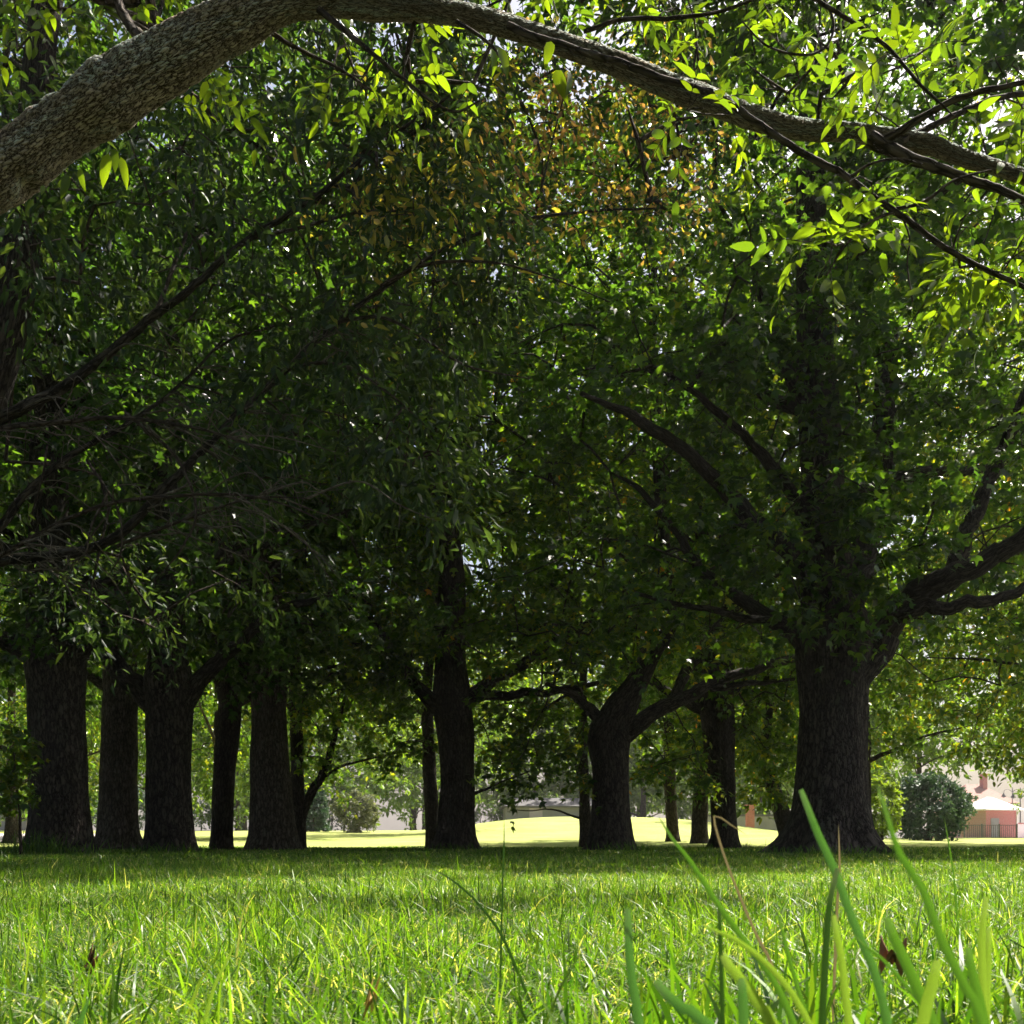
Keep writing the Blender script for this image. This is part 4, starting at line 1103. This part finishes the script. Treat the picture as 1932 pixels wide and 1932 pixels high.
def lawn():
    r = np.random.default_rng(31)
    mb = MB()
    bands = [(.36, .8, 15000, .0021, 5), (.8, 1.6, 17000, .0021, 4), (1.6, 3, 13000, .0024, 4), (3, 5.5, 7500, .0031, 3), (5.5, 9, 2200, .005, 3), (9, 15, 620, .009, 3), (15, 27, 240, .015, 3)]
    for y0, y1, den, w, lv in bands:
        xw = .66 * K * y1 + .45
        n = int(den * (y1 - y0) * 2 * xw)
        y = r.uniform(y0, y1, n); x = r.uniform(-xw, xw, n)
        keep = abs(x) < .66 * K * y + .45
        x, y = x[keep], y[keep]; n = len(x)
        cl = .5 + .5 * np.sin(x * 5.1 + 2 * np.sin(y * 2.3)) * np.sin(y * 4.3 + 1.5 * np.sin(x * 3.1))
        cl2 = .5 + .5 * np.sin(x * 1.3 + 1) * np.sin(y * 1.1)
        h = r.gamma(5, 1 / 5, n) * (.016 + .014 * cl + .010 * cl2)
        tall = r.uniform(0, 1, n) < .007
        h = np.where(tall, h * r.uniform(1.4, 2.0, n), h)
        h = np.minimum(h, .11)
        if y0 > 9: h = np.minimum(h, .07)
        hue = np.clip(r.normal(.45, .19, n) + .16 * (cl - .5), 0, .74)
        hue = np.where(r.uniform(0, 1, n) < .04, r.uniform(.8, 1, n), hue)
        base = np.stack([x, y, gz(x, y) - .004], 1)
        blades(mb, base, h, w * r.uniform(.6, 1.5, n), r.uniform(0, 6.28, n), np.abs(r.normal(.5, .6, n)), r.normal(0, 1.2, n), hue, r, lv)
        # short broken and lying bits, pale ones straw with caught light painted in
        m_ = n // 2
        i = r.integers(0, n, m_)
        b2 = base[i] + r.normal(0, .01, (m_, 3)) * [1, 1, 0] + [0, 0, .012]
        blades(mb, b2, r.uniform(.008, .03, m_), w * r.uniform(.6, 1.1, m_), r.uniform(0, 6.28, m_), r.uniform(.8, 2.4, m_), r.uniform(0, 6.28, m_), np.where(r.uniform(0, 1, m_) < .28, r.uniform(.78, 1, m_), r.uniform(.1, .6, m_)), r, 3)
    # longer tufts at tree feet
    for px, d, wd, n, hh in [(60, 12.6, .5, 260, .22), (110, 12.7, .7, 240, .13), (1570, 11.9, 1.2, 380, .10), (320, 14.3, .6, 160, .12), (1175, 16.9, .5, 140, .14), (860, 19, .6, 120, .12), (1370, 22.5, .6, 120, .14)]:
        x = X(px, d) + r.normal(0, wd * .5, n); y = d + r.normal(0, .15, n)
        base = np.stack([x, y, gz(x, y) - .01], 1)
        blades(mb, base, hh * r.uniform(.5, 1.6, n), .009 * r.uniform(.6, 1.2, n), r.uniform(0, 6.28, n), np.abs(r.normal(.5, .3, n)), r.normal(0, .8, n), np.clip(r.normal(.3, .15, n), 0, .7), r, 4)
    # coarse broad grass close by on the right
    n = 260
    y = r.uniform(.36, .95, n); x = (r.uniform(.12, .56, n)) * K * y
    base = np.stack([x, y, gz(x, y) - .004], 1)
    blades(mb, base, r.uniform(.035, .1, n) * np.clip(y / .5, .75, 1), r.uniform(.003, .0055, n), r.uniform(0, 6.28, n), np.abs(r.normal(.35, .35, n)), r.normal(0, .9, n), np.clip(r.normal(.35, .16, n), .1, .7), r, 6)
    o = mb.build('grass', grass_mat)
    tag(o, 'mown grass of the shaded lawn running from the lens to the trunks', 'grass', kind='stuff')


lawn()


def hero_mat(name, col, tcol, trans=.5):
    m, nt, N, L = new_mat(name)
    at = N.new('ShaderNodeAttribute'); at.attribute_name = 'uvw'
    sep = N.new('ShaderNodeSeparateXYZ'); L.new(at.outputs['Vector'], sep.inputs[0])
    wv = N.new('ShaderNodeTexWave'); wv.inputs['Scale'].default_value = 2.6; wv.inputs['Distortion'].default_value = .6
    L.new(at.outputs['Vector'], wv.inputs['Vector'])
    mr = N.new('ShaderNodeMapRange'); mr.inputs['To Min'].default_value = .55; mr.inputs['To Max'].default_value = 1.3
    L.new(wv.outputs['Fac'], mr.inputs['Value'])
    sc1 = N.new('ShaderNodeVectorMath'); sc1.operation = 'SCALE'; sc1.inputs[0].default_value = col; L.new(mr.outputs[0], sc1.inputs['Scale'])
    sc2 = N.new('ShaderNodeVectorMath'); sc2.operation = 'SCALE'; sc2.inputs[0].default_value = tcol; L.new(mr.outputs[0], sc2.inputs['Scale'])
    tip = ramp(N, [(.9, (0, 0, 0)), (.98, (1, 1, 1))]); L.new(sep.outputs['Y'], tip.inputs[0])
    mix = N.new('ShaderNodeMix'); mix.data_type = 'RGBA'; L.new(tip.outputs[0], mix.inputs[0]); L.new(sc1.outputs[0], mix.inputs[6]); mix.inputs[7].default_value = (.5, .44, .3, 1)
    pb = N.new('ShaderNodeBsdfPrincipled'); pb.inputs['Roughness'].default_value = .32
    L.new(mix.outputs[2], pb.inputs['Base Color'])
    tr = N.new('ShaderNodeBsdfTranslucent'); L.new(sc2.outputs[0], tr.inputs['Color'])
    mx = N.new('ShaderNodeMixShader'); mx.inputs[0].default_value = trans
    L.new(pb.outputs[0], mx.inputs[1]); L.new(tr.outputs[0], mx.inputs[2])
    out = N.new('ShaderNodeOutputMaterial'); L.new(mx.outputs[0], out.inputs[0])
    return m


HM = {'green': hero_mat('blade_green', (.06, .16, .025), (.1, .24, .015)), 'bright': hero_mat('blade_bright', (.13, .24, .028), (.26, .42, .03)),
      'teal': hero_mat('blade_teal', (.045, .15, .05), (.09, .23, .03), .45), 'dark': hero_mat('blade_dark', (.025, .07, .02), (.04, .1, .01), .35),
      'straw': hero_mat('blade_straw', (.42, .32, .2), (.3, .22, .1), .3)}


def hero(label, pts, w, d, mat, blunt=True, dd=0.0, name='grass_blade', cat='grass blade', face=0.0):
    p = np.array([P(x, y, d + dd * i / max(1, len(pts) - 1)) for i, (x, y) in enumerate(pts)])[::-1]   # from base up
    dirv = p[0] - p[1]
    if name == 'grass_blade':
        dirv = dirv / max(1e-6, np.linalg.norm(dirv)); dirv = unit(dirv * [.6, 0, 1])
        if dirv[2] > -.3: dirv = np.array([dirv[0] * .3, 0, -.95])
        L = (p[0][2] + .01) / -dirv[2]
        p = np.concatenate([[p[0] + dirv * L], [p[0] + dirv * L * .5], p])
    q, _ = resample(p, np.ones(len(p)), .006)
    n = len(q); t = np.linspace(0, 1, n)
    W = 1.0 * w / PX * K * d * np.interp(t, [0, .5, .85, .985, 1], [.9, 1, .85, .62, .5] if blunt else [.9, 1, .7, .25, .05])
    T = unit(np.gradient(q, axis=0))
    side = unit(np.cross(T, np.array([math.sin(face), math.cos(face), 0])[None]))
    nrm = np.cross(side, T)
    across = np.array([-.5, 0, .5]); fold = np.array([0, .16, 0])
    V = q[:, None] + side[:, None] * (W[:, None] * across)[..., None] + nrm[:, None] * (W[:, None] * fold)[..., None]
    V2 = V + nrm[:, None] * .0003
    uvw = np.stack([np.broadcast_to(across, (n, 3)) * 1.0, np.broadcast_to(t[:, None], (n, 3)), np.zeros((n, 3))], -1).reshape(-1, 3)
    i = np.arange(n - 1)[:, None]; j = np.arange(2)[None]
    f = np.stack([i * 3 + j, i * 3 + j + 1, (i + 1) * 3 + j + 1, (i + 1) * 3 + j], -1).reshape(-1, 4)
    m = MB(); m.add(V.reshape(-1, 3), f, uvw=uvw)
    o = m.build(name, HM[mat], origin=q[0])
    tag(o, label, cat, 'tall grass blades close to the lens')
    return o


G = 'tall grass blades close to the lens'
hero('dark green blade leaning left, its pointed tip just right of the rough-barked trunk', [(1241, 1538), (1270, 1585), (1303, 1626), (1351, 1701), (1408, 1780), (1470, 1870)], 14, .47, 'green', False)
hero('tallest thick teal-edged blade, blunt tip crossing the foot of the biggest trunk', [(1511, 1490), (1528, 1535), (1546, 1580), (1575, 1643), (1610, 1740), (1637, 1802), (1662, 1875)], 18, .44, 'teal')
hero('blurred green blade curving down in front of the round bush', [(1654, 1477), (1676, 1547), (1698, 1613), (1742, 1680), (1777, 1775), (1828, 1875), (1856, 1940)], 22, .3, 'green', False)
hero('dry straw stalk bent over at the top, left of the tallest blade', [(1408, 1575), (1380, 1557), (1347, 1540), (1364, 1608), (1391, 1679), (1426, 1762), (1460, 1830)], 6, .6, 'straw', False)
hero('upright pale-tipped green blade, leftmost of the close tall blades', [(1184, 1714), (1188, 1810), (1196, 1870), (1206, 1935)], 20, .45, 'teal')
hero('grey-green upright blade with a white tip, crossing the tallest teal-edged blade', [(1580, 1638), (1566, 1700), (1560, 1760), (1555, 1850), (1551, 1935)], 16, .42, 'dark')
hero('glowing yellow-green blade just below the white-tipped upright blade', [(1573, 1727), (1580, 1770), (1588, 1810), (1597, 1894), (1602, 1935)], 17, .46, 'bright')
hero('broad green blade with a blunt pale end, leaning left right of the tallest blade', [(1672, 1731), (1684, 1765), (1698, 1793), (1738, 1881), (1760, 1935)], 24, .42, 'green')
hero('bright vertical blade at the far right with a pale blunt tip', [(1861, 1692), (1855, 1740), (1852, 1790), (1855, 1870), (1856, 1935)], 18, .45, 'bright')
hero('short yellow blade standing right beside the bright vertical blade', [(1866, 1749), (1865, 1800), (1863, 1860), (1862, 1930)], 15, .5, 'bright')
hero('wide square-ended bright blade leaning right near the bottom right corner', [(1768, 1812), (1763, 1840), (1756, 1870), (1740, 1935)], 27, .4, 'bright')
hero('dark green blunt blade leaning left in the bottom right corner', [(1826, 1788), (1832, 1822), (1839, 1856), (1858, 1935)], 22, .4, 'green')
hero('bright wide blade leaning left in the cluster left of the glowing blade', [(1364, 1802), (1378, 1826), (1399, 1850), (1436, 1900), (1460, 1940)], 25, .41, 'bright')
hero('very dark thin upright blade below the bent straw stalk', [(1355, 1679), (1358, 1745), (1360, 1810), (1364, 1935)], 10, .48, 'dark')
hero('blue-green blunt blade sloping down to the right along the bottom edge', [(1237, 1852), (1262, 1880), (1290, 1904), (1335, 1935)], 26, .38, 'teal')
hero('short wide teal blade cut square at the bottom edge', [(1399, 1846), (1401, 1880), (1404, 1940)], 24, .38, 'teal')
hero('slim blade lying low across the broad green blade with the pale end', [(1610, 1762), (1636, 1788), (1667, 1812), (1735, 1890), (1760, 1930)], 10, .43, 'green', False)
hero('narrow dark green blade midway between the bent straw stalk and the glowing blade', [(1465, 1714), (1476, 1755), (1487, 1802), (1511, 1885), (1525, 1935)], 11, .52, 'green', False)
hero('yellow-green stem rising left into the pointed dark green blade', [(1320, 1742), (1354, 1758), (1391, 1775), (1456, 1828), (1520, 1918)], 14, .45, 'bright', False)
hero('grey dry stalk standing in front of the foot of the biggest trunk', [(1582, 1556), (1583, 1590), (1584, 1640), (1580, 1700)], 6, .8, 'straw', False)
hero('thin dark seed stem standing alone against the bright field in the centre', [(951, 1542), (951, 1590), (949, 1640), (948, 1700), (946, 1760)], 4, 1.0, 'dark', False)
hero('long dark blade arching down to the right in the middle of the lawn', [(806, 1636), (840, 1652), (870, 1674), (905, 1708), (948, 1768)], 6, .9, 'dark', False)
hero('thin green stem in front of the round dark bush at the right', [(1782, 1545), (1788, 1580), (1793, 1610), (1800, 1660)], 4, 1.2, 'green', False)
hero('bright tall blade rising from the lawn at the lower left', [(447, 1770), (430, 1810), (405, 1860), (385, 1935)], 8, .7, 'bright', False)
hero('dark teal blade leaning right at the bottom left', [(168, 1880), (160, 1905), (150, 1940)], 14, .5, 'teal', False)


def fallen_leaf(px, py, d, label, mat, rot, scale):
    c = P(px, py, d); org = np.array([c[0], c[1], max(c[2], .03)])
    m = MB()
    tv, tq = LEAF['maple']
    sub = []
    n = 9
    # a crumpled dry leaf: lobed outline with its surface buckled
    th = np.linspace(0, 2 * np.pi, 40, endpoint=False)
    rad = scale * (.78 + .22 * np.abs(np.cos(2.5 * th)) ** .8)
    rings = [0.0, .35, .7, 1.0]
    V = []
    for q in rings[1:]:
        V.append(np.stack([rad * q * np.cos(th), rad * q * np.sin(th) * .8, .012 * q * np.sin(3 * th + 1) + .008 * q * q * np.cos(5 * th)], 1))
    V = np.concatenate([[[0, 0, 0]], *V])
    Q, T = [], []
    for j in range(40):
        T.append((0, 1 + j, 1 + (j + 1) % 40))
        for k in range(2):
            a = 1 + k * 40; Q.append((a + j, a + (j + 1) % 40, a + 40 + (j + 1) % 40, a + 40 + j))
    m.add(V + org, Q, T)
    o = m.build('fallen_leaf', mat, origin=org)
    o.rotation_euler = rot
    tag(o, label, 'leaf')


fallen_leaf(1683, 1806, .95, 'crumpled brown fallen leaf on the grass among the tall blades at the right', brown_leaf_mat, (.12, .1, .4), .013)
fallen_leaf(700, 1884, .8, 'small yellow-tan fallen leaf on the grass at the bottom left of centre', tan_leaf_mat, (.3, .1, 1.4), .005)
fallen_leaf(172, 1828, 1.1, 'small dark brown fallen leaf sunk in the grass at the lower left', brown_leaf_mat, (.2, -.2, 2.4), .006)

# ------------------------------------------------------------------ light
AZ, EL = math.radians(47), math.radians(53)
sv = Vector((math.sin(AZ) * math.cos(EL), math.cos(AZ) * math.cos(EL), math.sin(EL)))
sun = bpy.data.lights.new('sun', 'SUN'); sun.energy = 5.0; sun.angle = math.radians(.53); sun.color = (1, .94, .82)
so = bpy.data.objects.new('sun', sun); C.objects.link(so)
so.rotation_euler = sv.to_track_quat('Z', 'Y').to_euler(); so.location = sv * 80
w = bpy.data.worlds.new('World'); scene.world = w; w.use_nodes = True
nt = w.node_tree
bg = nt.nodes['Background']
sk = nt.nodes.new('ShaderNodeTexSky'); sk.sky_type = 'NISHITA'; sk.sun_disc = False
sk.sun_elevation = EL; sk.sun_rotation = AZ; sk.air_density = 1.0; sk.dust_density = 5.0; sk.ozone_density = 1.0
nt.links.new(sk.outputs[0], bg.inputs[0]); bg.inputs[1].default_value = .06

# ------------------------------------------------------------------ air
hm = bpy.data.materials.new('air'); hm.use_nodes = True
ht = hm.node_tree; ht.nodes.clear()
pv_ = ht.nodes.new('ShaderNodeVolumePrincipled'); pv_.inputs['Density'].default_value = .0004
pv_.inputs['Color'].default_value = (1, .95, .95, 1); pv_.inputs['Anisotropy'].default_value = .2
ho = ht.nodes.new('ShaderNodeOutputMaterial'); ht.links.new(pv_.outputs[0], ho.inputs['Volume'])
m = MB(); box(m, (0, 400, 12), (1100, 1100, 28)); hz = m.build('haze', hm, smooth=False); tag(hz, kind='stuff')
hz['label'] = 'thin pale haze in the air of the park'

# ------------------------------------------------------------------ camera
cam = bpy.data.cameras.new('camera'); co = bpy.data.objects.new('camera', cam); C.objects.link(co)
co.location = (0, 0, H); co.rotation_euler = (math.radians(90), 0, 0)
cam.sensor_width = 36; cam.lens = 36 / K; cam.shift_y = (VH - 966) / PX
cam.clip_start = .02; cam.clip_end = 3000
cam.dof.use_dof = True; cam.dof.focus_distance = 2.3; cam.dof.aperture_fstop = 27
scene.camera = co
scene.view_settings.view_transform = 'Standard'; scene.view_settings.look = 'None'
scene.view_settings.exposure = 1.55; scene.view_settings.gamma = 1.0
scene.cycles.max_bounces = 8; scene.cycles.diffuse_bounces = 5; scene.cycles.glossy_bounces = 2; scene.cycles.transmission_bounces = 4
scene.cycles.use_denoising = True
scene.cycles.use_adaptive_sampling = True
scene.cycles.adaptive_threshold = .025
scene.cycles.volume_bounces = 0
scene.cycles.sample_clamp_indirect = 6
